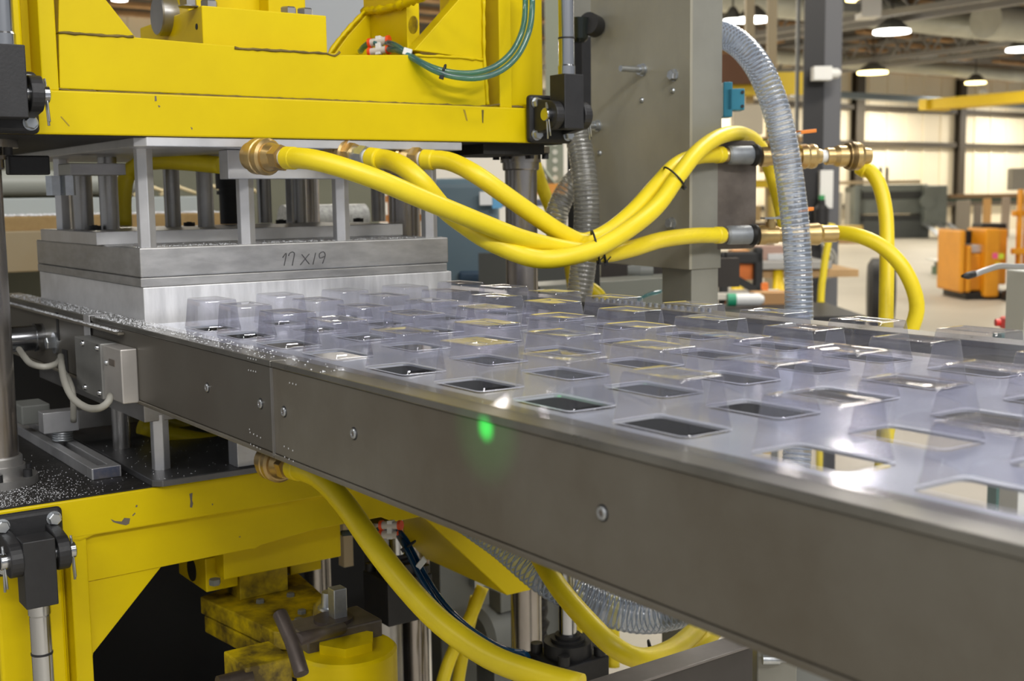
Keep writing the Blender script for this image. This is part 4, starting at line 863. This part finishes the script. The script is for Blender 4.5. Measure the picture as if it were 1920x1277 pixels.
# ================================================================== UNDER THE RAIL, lower right
p0, p1 = ond(1100, 1296, 1.15), ond(1412, 1196, 1.42)
t = thing('floor_frame_beam', 'grey steel frame beam crossing the bottom right below the rail', 'beam', (p0 + p1) / 2)
d = (p1 - p0); d.z = 0; dn = d.normalized(); sd = dn.cross(Z_)
cc = (p0 + p1) / 2; zt = 1.45 + 0
zt = min(p0.z, p1.z) * .5 + max(p0.z, p1.z) * .5
a0, a1 = onz(1080, 1304, zt), onz(1412, 1197, zt); dn = (a1 - a0).normalized(); sd = V((dn.y, -dn.x, 0)); L = (a1 - a0).length
cmid = (a0 + a1) / 2 + dn * -.1
MB().obox(cmid - Z_ * .0735 + sd * -.012, dn, sd, Z_, L / 2 + .1, .012, .07).obj('beam_web', mat('shaded_beam_steel', (74, 70, 68), metal=.15, rough=.5, var=.3, scale=6), t, .001)
MB().obox(cmid - Z_ * .0015 - sd * .004, dn, sd, Z_, L / 2 + .1, .017, .0015).obj('beam_top', mat('lit_beam_top', (132, 126, 122), metal=.2, rough=.45, var=.2, scale=20), t, .0005)  # lit top and shaded side of the beam painted as two greys
q = ond(1450, 1240, 1.46)
t = thing('frame_post', 'grey painted frame post with a bolt at the bottom right', 'post', (q.x, q.y, 0))
MB().obox(V((q.x, q.y, .5)), fh, ff, Z_, .024, .02, .58).obj('post_tube', COLM, t, .002); MB().lathe(ond(1455, 1237, 1.43), RT, [(-.016, .006), (.004, .006), (.004, .004), (.012, .004)], 12).obj('bolt', ZINC, t)
q = ond(1520, 1260, 1.50); o = MB().obox(V((q.x, q.y, .45)), fh, ff, Z_, .05, .01, .62).obj('side_panel', GREYP); tag(o, 'grey machine side panel under the rail at lower right', 'panel')
def bearing(u, v, D, s, lab):
    p = ond(u, v, D); t = thing('bearing_block', lab, 'bearing', p); e = V((.90, -.42, 0)).normalized(); g = V((-e.y, e.x, 0))
    MB().obox(p - Z_ * .03 * s, X_, Y_, Z_, .034 * s, .034 * s, .03 * s).obj('block', BLACK, t, .002)
    MB().lathe(p, Z_, [(0, .028 * s), (.016 * s, .028 * s), (.016 * s, .02 * s), (.02 * s, .02 * s), (.02 * s, .015 * s), (.024 * s, .015 * s)], 28).obj('flange_cap', BLACK, t)
    for a in (.785, 2.356, 3.927, 5.498): MB().lathe(p + V((math.cos(a), math.sin(a), 0)) * .037 * s, Z_, [(0, .007 * s), (.011 * s, .007 * s)], 10).obj('cap_screw', BLACK, t)
    MB().cyl(p, p + Z_ * .12, .0105 * s, 20).obj('shaft', CHROME, t)
    return t
bearing(1065, 1225, 1.62, 1.15, 'black flanged bearing block with a chrome shaft under the hoses')
bearing(745, 1072, 1.78, 1.1, 'black flanged bearing block half hidden behind the big yellow hose')
# posts, boxes, and dark panels added to keep the press interior dark
for (u, D, w_, m_, lab, z1) in ((720, 2.0, .03, STEEL, 'round steel column left of the dark blue tubes', .93),):
    p = ond(u, 1150, D); o = MB().cyl((p.x, p.y, .2), (p.x, p.y, z1), w_, 20).obj('support_column', m_); tag(o, lab, 'column')
p = ond(1010, 1150, 2.25); o = MB().tube([(p.x + .004 * math.sin(k * 1.2), p.y, .6 + k * .005) for k in range(90)], .017, 10, True, lambda i: .015 + .003 * (i % 3 == 0)).obj('cable_chain', GRIME_SHADE); tag(o, 'dark cable chain standing behind the right guide post', 'chain')
o = MB().box(-.1, 1.35, 2.32, 2.36, 0, 1.25).obj('rear_dark_backing', DARKV); tag(o, 'dark panel added behind the press to keep its interior dark', 'panel')
o = MB().box(.295, .31, 1.62, 2.3, .3, 1.0).obj('side_panel', DARKV); tag(o, 'dark panel added in the left press leg to deepen its shade', 'panel')
o = MB().box(.31, 1.3, 1.45, 2.3, .25, .3).obj('bottom_dark_backing', DARKV); tag(o, 'dark panel added under the press to keep the pit dark', 'panel')
q = ond(895, 1110, 2.45); t = thing('grey_cabinet', 'dim grey electrical cabinet below the platen', 'cabinet', q)
MB().obox(q + V((.06, 0, -.1)), X_, Y_, Z_, .16, .02, .2).obj('cabinet_body', GREYP, t, .002); MB().obox(q + V((-.02, -.03, .06)), X_, Y_, Z_, .012, .01, .035).obj('latch', ZINC, t)
q = ond(648, 1018, 2.1); o = MB().obox(q + V((0, .0, 0)), X_, Y_, Z_, .009, .01, .04).obj('cream_panel', mat('cream_panel', (222, 206, 178), rough=.5)); tag(o, 'small cream plate behind the lower pivot block', 'plate')
q = ond(950, 1180, 2.3); t = thing('gear_motor', 'dim grey motor casing behind the dark blue tubes', 'motor', q)
MB().lathe(q, X_, [(-.07, .04), (-.06, .055), (.04, .055), (.05, .03)], 20).obj('motor_case', GREYP, t); MB().obox(q + V((-.01, -.02, .07)), X_, Y_, Z_, .03, .02, .02).obj('terminal_box', GREYP, t, .003); MB().box(q.x - .05, q.x + .04, q.y - .03, q.y + .03, 0.0, q.z - .045).obj('motor_foot', GREYP, t)
# ================================================================== BEHIND THE PRESS
OATM = mat('beige_tray', (150, 124, 78), rough=.7, var=.5, scale=25, dark=(120, 92, 50))
q = ond(120, 410, 3.0)
t = thing('oven_tray', 'long beige tray full of granules behind the tool on the left', 'tray', (q.x, q.y, 1.2))
za = ond(120, 385, 3.0).z
MB().box(q.x - 1.2, q.x + .5, q.y, q.y + .3, za - .10, za - .025).obj('tray_body', OATM, t, .004)
for dx in (-1.1, .4): MB().box(q.x + dx, q.x + dx + .05, q.y + .1, q.y + .25, 0, za - .1).obj('leg', GREYP, t)
MB().box(q.x - 1.2, q.x + .5, q.y - .015, q.y + .0, za - .16, za - .06).obj('tray_front', mat('cream_tray_front', (140, 126, 98), rough=.6, var=.3, scale=10, dark=(130, 108, 70)), t, .004)
MB().box(q.x - 1.2, q.x + .5, q.y + .3, q.y + .33, za - .03, za + .02).obj('tray_rim', mat('pale_blue_grey', (158, 166, 166), rough=.4), t, .003)
zg = za - .025; flakes('granules', 'tan plastic granules heaped in the beige tray', 1400, lambda: (random.uniform(q.x - .4, q.x + .45), q.y + random.uniform(.0, .29), zg), .002, .006)
GRW = mat('grey_oven_wall', (108, 108, 90), rough=.6, var=.15, scale=2)
o = MB().box(-.5, 2.0, 3.6, 3.65, 0, 1.60).obj('oven_wall', GRW); tag(o, 'olive grey oven wall behind the pillars', 'panel')
t = thing('oven_pipe', 'pale horizontal pipe along the oven wall', 'pipe', (.5, 3.5, 1.4)); zz = ond(300, 352, 3.2).z
MB().cyl((-.4, 3.565, zz + .02), (1.2, 3.565, zz + .02), .035, 16).obj('pipe_run', mat('pale_pipe', (150, 152, 144), rough=.4), t)
rimy = q.y + .315
for (u, v, lab) in ((250, 372, 'pale offcut strip left of the front pillar'), (300, 366, 'pale offcut strip just right of the front pillar'), (370, 366, 'pale offcut strip between the two middle round pillars'), (425, 370, 'pale offcut strip left of the black ejector')):
    a = ony(u, v, rimy); a.z = za + .024
    o = MB().tube([a, a + V((.05, .0, .025)), a + V((.11, .01, .004))], .006, 6).obj('straw_strip', mat('straw', (206, 190, 150), rough=.6)); tag(o, lab, 'offcut', 'offcut strips behind the pillars')
q = ond(600, 400, 2.7); t = thing('wrapped_roll', 'speckled grey wrapped roll behind the pillars', 'roll', q)
MB().cyl(q + V((-.09, .0, -.01)), q + V((.11, 0, -.01)), .030, 20).obj('roll_wrap', mat('speckled_wrap', (176, 176, 172), rough=.4, var=.4, scale=120, bump=.5, bscale=200), t); MB().box(q.x - .02, q.x + .04, q.y - .02, q.y + .02, 0, q.z - .035).obj('roll_stand', GREYP, t)
o = MB().box(ond(700, 350, 3.5).x, ond(735, 350, 3.5).x, 3.0, 3.03, 0, 1.6).obj('orange_shelf_post', mat('shelf_orange', (196, 116, 48), rough=.5)); tag(o, 'orange shelf upright behind the pillars', 'shelf')
q = ond(690, 352, 4.42); o = MB().obox(q, X_, Y_, Z_, .035, .03, .03).obj('blue_carton', mat('blue_carton', (70, 110, 190))); tag(o, 'small blue carton on a shelf behind the pillars', 'carton')
t = thing('stock_shelf', 'brown stock shelf with two boards behind the pillars', 'shelf', (q.x, q.y, 0)); SHW = mat('shelf_wood', (168, 112, 58), rough=.6)
for zz in (q.z - .042, ond(712, 410, 4.4).z): MB().obox(V((q.x + .03, q.y, zz)), X_, Y_, Z_, .2, .05, .012).obj('shelf_board', SHW, t)
for dx in (-.16, .22): MB().box(q.x + dx - .012, q.x + dx + .012, q.y + .02, q.y + .05, 0, q.z - .03).obj('shelf_post', SHW, t)
# teal press and shelf stock behind the hoses
BLG = mat('blue_grey_machine', (88, 106, 114), rough=.5, var=.25, scale=2, dark=(54, 86, 110))
q = ond(872, 430, 4.6); t = thing('blue_grey_press', 'rounded blue-grey machine standing behind the hoses', 'machine', (q.x, q.y, 0))
MB().obox(V((q.x, q.y, .78)), fh, ff, Z_, .13, .15, .74).obj('machine_body', BLG, t, .035, 4)
MB().obox(V((q.x, q.y, .90)) - ff * .16 + fh * .1, fh, ff, Z_, .12, .02, .28).obj('dark_opening', mat('dark_teal', (34, 58, 78), rough=.5), t, .01)
MB().obox(V((q.x, q.y, .74)) - ff * .16 + fh * .02, fh, ff, Z_, .03, .03, .3).obj('blue_door', mat('mid_blue', (54, 116, 168), rough=.5), t, .008)
MB().obox(ond(912, 372, 4.4), fh, ff, Z_, .024, .01, .024).obj('paper_label', WHITE, t)
MB().obox(ond(932, 372, 4.4), fh, ff, Z_, .018, .01, .036).obj('blue_label', mat('sky_blue', (96, 160, 200)), t)
q = ond(935, 320, 7.0); o = MB().obox(V((q.x, q.y, (q.z + .4) / 2)), fh, ff, Z_, .75, .02, (q.z + .4) / 2).obj('bright_panel', mat('bright_panel', (232, 226, 214), rough=.5)); tag(o, 'bright white wall panel seen behind the guide post', 'panel')
q = ond(1022, 300, 5.0); t = thing('pallet_rack', 'perforated grey rack upright with orange beam behind the smoky hose', 'rack', q)
MB().obox(V((q.x + .05, q.y, 1.2)), fh, ff, Z_, .035, .03, 1.2).obj('rack_upright', mat('rack_grey', (132, 136, 118), metal=.3, rough=.5), t)
for k in range(12): MB().lathe(V((q.x + .05, q.y, 1.42 + k * .035)) - ff * .031, -ff, [(0, .011), (.002, .011)], 10).obj('slot_hole', mat('pale_hole', (206, 202, 186)), t)
MB().obox(ond(1010, 355, 5.0), fh, ff, Z_, .14, .03, .022).obj('rack_beam', mat('rack_orange', (226, 150, 56), rough=.5), t)
MB().obox(ond(1010, 380, 5.0), fh, ff, Z_, .16, .04, .014).obj('shelf_deck', mat('slate', (88, 92, 112), rough=.5), t)
MB().tube([ond(1005, 300, 4.98), ond(1062, 372, 4.98)], .008, 6).obj('rack_brace', mat('rack_grey', (132, 136, 118)), t)
q = ond(1060, 505, 4.2); o = MB().obox(V((q.x, q.y, (q.z + .06) / 2)), fh, ff, Z_, .30, .02, (q.z + .06) / 2).obj('dark_bench', mat('dark_bench', (52, 54, 50), rough=.5)); tag(o, 'dark bench front behind the right guide post', 'bench')
q = ond(1180, 545, 2.75); t = thing('grey_trough', 'grey sheet metal trough behind the far rail under the column', 'trough', q)
MB().obox(q + V((0, 0, -.04)), X_, Y_, Z_, .26, .01, .065).obj('trough_side', mat('trough_grey', (126, 128, 120), metal=.4, rough=.35), t, .002)
MB().obox(q + V((0, .05, .022)), X_, Y_, Z_, .26, .05, .003).obj('trough_rim', mat('trough_grey', (126, 128, 120)), t)
for dx in (-.22, .22): MB().box(q.x + dx - .015, q.x + dx + .015, q.y + .01, q.y + .05, 0, q.z + .02).obj('leg', GREYP, t)
q = ond(1255, 512, 3.0); o = MB().obox(q, fh, ff, Z_, .17, .02, .035).obj('dark_motor', mat('dark_motor', (40, 34, 30), rough=.5)); tag(o, 'dark motor body in the gap under the grey column sheet', 'motor')
q = ond(1200, 508, 2.9); o = MB().lathe(q, RT, [(-.03, .012), (0, .018), (.03, .018)], 14).obj('grey_elbow', GREYP); tag(o, 'small grey pipe elbow under the column sheet', 'pipe')
q = ond(1170, 512, 2.5); o = MB().obox(ond(1133, 505, 4.17), fh, ff, Z_, .024, .006, .02).obj('caution_label', mat('caution_label', (230, 226, 190))); tag(o, 'small pale label plate below the hose bundle', 'label plate')
airtube([(1195, 563, 2.4), (1215, 553, 2.4), (1240, 546, 2.42)], TUBEB, 'pale blue tube curving under the grey column', .004)
q = ond(606, 44, 3.2); o = MB().obox(q + V((0, 0, .12)), fh, ff, Z_, .14, .02, .24).obj('pale_cabinet', mat('pale_cabinet', (168, 172, 176), rough=.5)); tag(o, 'pale grey cabinet showing above the pivot block', 'cabinet')
# upper left: dark hall with a beam

# ================================================================== WORKBENCH AREA behind the clear hose
WOODY = mat('bench_wood', (188, 152, 104), rough=.6, var=.3, scale=5)
q = ond(1420, 492, 7.0); t = thing('work_bench', 'cluttered grey topped workbench on yellow legs behind the clear hose', 'bench', (q.x, q.y, 0))
MB().obox(q, fh, ff, Z_, .34, .35, .02).obj('bench_top', mat('bench_grey', (150, 148, 144), rough=.4), t, .003)
for du in (-.18, .05):
    MB().tube([q + fh * du - ff * .3, V((q.x, q.y, 0)) + fh * (du - .03) - ff * .3], .025, 6).obj('leg', CRY, t); MB().tube([q + fh * du - ff * .3, V((q.x, q.y, 0)) + fh * (du + .18) - ff * .3], .025, 6).obj('leg', CRY, t)
MB().obox(q - Z_ * .05 + fh * .2, fh, ff, Z_, .3, .3, .02).obj('bench_shelf', WOODY, t)
for (u, v, a, b, rgb, nm, lab) in ((1385, 462, .05, .03, (200, 140, 80), 'carton', 'tan carton on the cluttered workbench'), (1440, 455, .08, .04, (160, 130, 116), 'carton', 'brown carton at the back of the workbench'), (1400, 478, .04, .025, (90, 94, 100), 'grey_tool_case', 'dark grey tool case on the workbench'), (1452, 478, .05, .018, (186, 186, 186), 'metal_tin', 'pale tin on the workbench by the clear hose')):
    p = ond(u, v, 6.9); p.z = q.z + .02 + b; o = MB().obox(p, fh, ff, Z_, a, .06, b).obj(nm, mat(nm + str(u), rgb, rough=.5), None, .004); tag(o, lab, 'box')
p = ond(1390, 525, 6.0); t = thing('orange_tool_stand', 'black and orange tool stand below the bracket', 'tool', p)
BO = mat('tool_orange', (226, 120, 44), rough=.5); fr = [(-1, -1), (-1, 1), (1, 1), (1, -1)]
MB().obox(p + fh * -.09 + Z_ * .01, fh, ff, Z_, .022, .03, .13).obj('side_frame', RUBBER, t, .01); MB().obox(p + fh * .08 + Z_ * .02, fh, ff, Z_, .022, .03, .14).obj('side_frame', RUBBER, t, .01)
MB().obox(p + Z_ * .11, fh, ff, Z_, .10, .03, .03).obj('handle', RUBBER, t, .01); MB().obox(p - Z_ * .01, (fh - Z_ * .6).normalized(), ff, (Z_ + fh * .6).normalized(), .11, .03, .018).obj('cross_brace', RUBBER, t)
MB().obox(p + Z_ * .05 + ff * .03, fh, ff, Z_, .07, .02, .05).obj('orange_back', BO, t); MB().obox(p - Z_ * .10, fh, ff, Z_, .09, .03, .03).obj('orange_foot', BO, t, .005); MB().obox(p + fh * .11 - Z_ * .06, fh, ff, Z_, .018, .03, .045).obj('orange_foot', BO, t)
p = ond(1450, 560, 5.2); o = MB().obox(p, fh, ff, Z_, .09, .07, .03).obj('open_carton', mat('kraft_carton', (182, 138, 88), rough=.6)); tag(o, 'kraft cardboard box behind the cups left of the clear hose', 'carton')
p = ond(1400, 562, 5.0); t = thing('white_canister', 'white bottle with a green base lying behind the cups', 'bottle', p)
MB().lathe(p, fh, [(-.045, .026), (.05, .026), (.07, .015)], 16).obj('bottle_body', WHITE, t); MB().lathe(p, fh, [(-.08, .027), (-.045, .027)], 16).obj('green_base', mat('bottle_green', (34, 150, 110)), t)
p = ond(1420, 580, 4.9); t = thing('dark_shelf', 'dark low shelf behind the far rail', 'shelf', (p.x, p.y, 0)); MB().obox(p - Z_ * .02, fh, ff, Z_, .35, .3, .018).obj('shelf_top', BLACK, t)
for s in (-.3, .3): MB().obox(V((p.x, p.y, (p.z - .04) / 2)) + fh * s, fh, ff, Z_, .02, .02, (p.z - .04) / 2).obj('leg', BLACK, t)
p = ond(1395, 552, 6.0); t = thing('low_table', 'pale topped low table under the black and orange tool stand', 'table', (p.x, p.y, 0)); MB().obox(p, fh, ff, Z_, .2, .15, .012).obj('table_top', mat('pale_top', (196, 192, 182), rough=.5), t)
for s in (-.16, .16): MB().obox(V((p.x, p.y, p.z / 2)) + fh * s, fh, ff, Z_, .015, .015, p.z / 2).obj('leg', GREYP, t)
# pallet rack with beige posts, top centre
t = thing('storage_rack', 'tall storage rack with tan posts and a yellow beam behind the clear hose', 'rack', ond(1420, 200, 10))
for u in (1405, 1447):
    p = ond(u, 60, 10); MB().obox(V((p.x, p.y, 1.9)), fh, ff, Z_, .035, .04, 1.9).obj('rack_post', mat('rack_tan', (176, 160, 128), rough=.5), t)
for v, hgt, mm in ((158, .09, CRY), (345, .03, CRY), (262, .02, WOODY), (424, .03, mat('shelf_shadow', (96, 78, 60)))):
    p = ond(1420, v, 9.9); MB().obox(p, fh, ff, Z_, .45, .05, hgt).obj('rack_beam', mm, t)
p = ond(1380, 130, 9.8); MB().obox(p, fh, ff, Z_, .2, .05, .12).obj('brown_load', mat('brown_load', (110, 74, 50), rough=.7), t)
for (u, v, a, b, rgb, lab) in ((1400, 225, .12, .12, (226, 214, 190), 'white sack load on the rack shelf'), (1450, 300, .10, .10, (206, 170, 110), 'tan carton on the rack near the upper valve'), (1400, 400, .10, .06, (190, 160, 110), 'tan carton on the lower rack shelf'), (1455, 390, .05, .1, (228, 206, 90), 'yellow carton on the rack by the clear hose')):
    p = ond(u, v, 9.8); o = MB().obox(p, fh, ff, Z_, a, .08, b).obj('rack_carton', mat('c%d%d' % (u, v), rgb, rough=.6), None, .01); tag(o, lab, 'carton')
# ================================================================== HALL MACHINES
# press brake
PBM = mat('press_brake_grey', (104, 110, 106), rough=.5, var=.2, scale=1.5)
q = onz(1700, 447, 0); t = thing('press_brake', 'big grey press brake by the back wall', 'machine', (q.x, q.y, 0))
D = (q - CAM).dot(FW); px = D / F
def pb(u, v): return ond(u, v, D)
def slab(u0, u1, v0, v1, dep, nm, m_, off=0.0, bev=.02):
    a, b = pb(u0, v0) + ff * off, pb(u1, v1) + ff * off; c = (a + b) / 2 + ff * dep / 2
    return MB().obox(c, fh, ff, Z_, abs((b - a).dot(fh)) / 2, dep / 2, abs(b.z - a.z) / 2).obj(nm, m_, t, bev)
slab(1606, 1740, 347, 400, .6, 'ram_beam', PBM); slab(1615, 1735, 360, 372, .1, 'ram_slot', mat('dark_slot', (44, 46, 46)), -.05)
slab(1608, 1735, 404, 412, .4, 'tool_holder', mat('dark_slot', (44, 46, 46)), .05)
slab(1606, 1745, 414, 449, .8, 'bed_beam', mat('press_brake_dark', (70, 74, 74), rough=.5), .1)
slab(1727, 1771, 348, 425, 1.4, 'end_frame', PBM, -.3, .06); slab(1600, 1612, 350, 447, 1.2, 'end_frame', PBM, -.1, .04)
MB().lathe(pb(1733, 378) - ff * .35, ff, [(0, .22), (.2, .22)], 24).obj('drive_wheel', PBM, t)
for u in (1722, 1744, 1764):
    a, b = pb(u, 418) - ff * .6, pb(u + 14, 450) - ff * 1.6; b.z = .03
    MB().obox((a + b) / 2, (a - b).normalized(), fh, (a - b).cross(fh).normalized(), (a - b).length / 2, .09, .02).obj('front_support', ZINC, t)
# benches and stock along the wall
for (u0, u1, v, h, nm, lab, rgb) in ((1560, 1720, 342, .05, 'plank_stack', 'long tan boards stacked on the press brake and rack', (168, 150, 120)), (1775, 1925, 368, .07, 'pipe_rack', 'wooden topped rack along the back wall on the right', (150, 120, 86))):
    a, b = ond(u0, v, D + .5), ond(u1, v, D + .5)
    o = MB().obox((a + b) / 2, fh, ff, Z_, (b - a).length / 2, .3, h).obj(nm, mat(nm, rgb, rough=.6)); tag(o, lab, 'stock')
a, b = ond(1775, 374, D + .4), ond(1925, 374, D + .4); o = MB().obox((a + b) / 2, fh, ff, Z_, (b - a).length / 2, .28, .05).obj('green_bench', mat('dark_green_beam', (60, 78, 66))); tag(o, 'dark green bench frame under the wooden rack top', 'bench')
for k, (u, v0, v1, rgb, lab) in enumerate(((1805, 380, 442, (150, 142, 130), 'grey sheet stock leaning by the press brake'), (1850, 378, 440, (206, 160, 100), 'tan board leaning under the rack'), (1885, 375, 440, (166, 150, 134), 'pale sheet stack behind the forklift mast'), (1832, 385, 446, (132, 122, 112), 'dark sheet leaning between the boards'))):
    a = ond(u, (v0 + v1) / 2, D - .2); o = MB().obox(a, (fh + Z_ * .05).normalized(), (ff + Z_ * .1).normalized(), Z_, (26 if k == 0 else 14) * px / 2 * 2 * .5, .05, a.z).obj('sheet_stock', mat('stock%d' % k, rgb, metal=.2, rough=.4)); tag(o, lab, 'stock')
for k, u in enumerate((1563, 1574, 1588)):
    a = ond(u, 400, D - 2); o = MB().obox(V((a.x, a.y, .72)), fh, ff, Z_, .07, .05, .72).obj('pipe_bundle', mat('pipe_pale', (178, 174, 162), metal=.3, rough=.4)); tag(o, ('pale upright profile nearest the dark column', 'pale upright profile in the middle by the brake', 'pale upright profile beside the press brake')[k], 'profile')
a = ond(1585, 440, D - 3); a.z = .1; o = MB().obox(a, fh, ff, Z_, .5, .4, .10).obj('wood_pallet', WOODY, None, .02); tag(o, 'wooden pallet on the floor beside the press brake', 'pallet')
a = ond(1590, 418, D - 3); a.z = .35; o = MB().obox(a, fh, ff, Z_, .35, .3, .15).obj('yellow_crate', mat('crate_tan', (200, 170, 90), rough=.6), None, .02); tag(o, 'tan crate on the pallet beside the press brake', 'crate')
for u, lab in ((1651, 'dark gas cylinder top left of the second one above the press brake'), (1663, 'dark gas cylinder top right of the first one above the press brake')):
    a = ond(u, 328, D + 1.2); o = MB().lathe(a - Z_ * .3, Z_, [(0, .05), (.5, .05), (.56, .02)], 12).obj('gas_cylinder', DKST); tag(o, lab, 'cylinder')
a = ond(1907, 336, D - 2); o = MB().obox(a, fh, ff, Z_, .22, .2, .32).obj('control_cabinet', mat('cab_grey', (128, 124, 116)), None, .02); tag(o, 'grey control cabinet at the right edge above the forklift', 'cabinet')
# forklift
FO = mat('forklift_orange', (232, 156, 20), rough=.45, var=.25, scale=3, dark=(170, 110, 20)); q = onz(1850, 562, 0); t = thing('forklift', 'orange stand-on electric forklift on the hall floor', 'forklift', (q.x, q.y, 0)); D = (q - CAM).dot(FW)
slab(1795, 1806, 431, 549, .9, 'rear_guard', FO, -.1, .03); slab(1806, 1819, 460, 548, .9, 'rear_guard', FO, -.08, .03); slab(1819, 1842, 476, 545, .8, 'battery_side', FO, 0, .02); slab(1806, 1838, 434, 458, .5, 'operator_pad', RUBBER, .3, .01)
slab(1838, 1868, 428, 556, .7, 'front_body', FO, -.15, .03); slab(1865, 1895, 430, 535, .7, 'motor_cover', FO, .1, .02); slab(1817, 1841, 459, 474, .5, 'step_tray', ALU, -.02, .01)
slab(1812, 1900, 548, 562, .9, 'chassis', GRIME_SHADE, 0, .02); slab(1853, 1900, 420, 432, .4, 'controls', RUBBER, .2, .02)
for u in (1908, 1921): slab(u - 4, u + 4, 355, 545, .12, 'mast_rail', FO, -.1, .01)
slab(1896, 1930, 395, 405, .1, 'mast_bracket', FO, -.1, .01); slab(1894, 1930, 465, 476, .1, 'mast_bracket', FO, -.1, .01)
a = pb(1884, 555) - ff * .2; MB().lathe(a + ff * .08, -ff, [(0, .09), (.0, .105), (.14, .105), (.14, .06)], 20).obj('drive_wheel', RUBBER, t)
a = pb(1843, 556) + ff * .1; MB().lathe(a, -ff, [(0, .05), (.1, .05)], 14).obj('caster_wheel', RUBBER, t)
for (u, v, rgb) in ((1846, 477, (244, 90, 150)), (1857, 478, (206, 226, 60)), (1851, 494, (226, 206, 40))): MB().obox(pb(u, v) - ff * .36, fh, ff, Z_, .035, .002, .035).obj('warning_sticker', mat('sticker%d' % u, rgb), t)
# pallet truck load beside it
q2 = onz(1775, 512, 0); D2 = (q2 - CAM).dot(FW); t = thing('sheet_stack', 'low stack of white sheets on blocks beside the forklift', 'stack', q2)
a = ond(1772, 488, D2 - .3); MB().obox(a, fh, ff, Z_, .24, .3, .015).obj('top_sheet', WHITE, t); MB().obox(a - Z_ * .07 + fh * .04, fh, ff, Z_, .16, .2, .04).obj('block_layer', GREYP, t); MB().obox(V((a.x, a.y, (a.z - .11) / 2)) + fh * .04, fh, ff, Z_, .2, .2, (a.z - .11) / 2).obj('green_board', mat('green_board', (80, 110, 84)), t)
# tyre on the floor behind the hose
q = onz(1650, 612, 0); q.z = .37; t = thing('spare_tyre', 'black rubber wheel standing on the hall floor behind the yellow hoses', 'tyre', q); ax = (fh * .97 - ff * .24).normalized()
MB().lathe(q - ax * .14, ax, [(0, .2), (.0, .31), (.04, .37), (.24, .37), (.28, .31), (.28, .2)], 36).obj('tyre', mat('tyre_rubber', (38, 38, 40), rough=.6, bump=.3), t)
MB().lathe(q - ax * .08, ax, [(0, .2), (.16, .2)], 24).obj('hub', BLACK, t)
cable([(1540, 500, 8.36), (1560, 485, 8.3), (1540, 455, 8.36)], .013, GREYC, 'grey cord loop hanging beside the dark column')
cable([(1542, 452, 8.36), (1566, 480, 8.3), (1560, 515, 8.3), (1541, 524, 8.36)], .011, GREYC, 'thin grey cord under the lower brass valve')
# right edge: grey cabinet with lever, red object
q = ond(1910, 590, 2.6); t = thing('grey_console', 'light grey console edge at the right border', 'console', q); MB().obox(V((q.x, q.y, (q.z + .095) / 2)) + fh * .025, fh, ff, Z_, .034, .05, (q.z + .095) / 2).obj('console_body', mat('light_grey_console', (226, 228, 222), rough=.4), t, .003)
t = thing('lever_bar', 'bent grey lever with a black grip at the right', 'lever', ond(1860, 505, 2.5))
MB().tube(smooth_path(pxpath([(1826, 515, 2.45), (1850, 506, 2.47), (1875, 499, 2.5), (1900, 500, 2.52), (1935, 500, 2.55)]), .01), .0062, 10).obj('lever_tube', mat('silver_grey', (160, 160, 158), metal=.4, rough=.4), t)
MB().tube(pxpath([(1804, 518, 2.43), (1814, 517, 2.44), (1826, 514, 2.45)]), .007, 10, True, lambda i: (.003, .0075, .0072)[i]).obj('black_grip', RUBBER, t)
q = ond(1895, 606, 3.2); t = thing('red_can', 'red fuel can behind the last cup at the right', 'can', q)
MB().obox(q + fh * .01, fh, ff, Z_, .03, .03, .016).obj('can_body', mat('red_plastic', (220, 40, 30), rough=.4), t, .006); MB().lathe(q - fh * .028 + Z_ * .002, -fh, [(0, .01), (.012, .01)], 10).obj('can_spout', mat('red_plastic', (220, 40, 30)), t)
q = ond(1895, 624, 3.15); o = MB().obox(V((q.x, q.y, q.z / 2)), fh, ff, Z_, .035, .03, q.z / 2).obj('green_pedestal', mat('teal_tray', (70, 110, 100))); tag(o, 'dull green pedestal under the red can', 'pedestal')
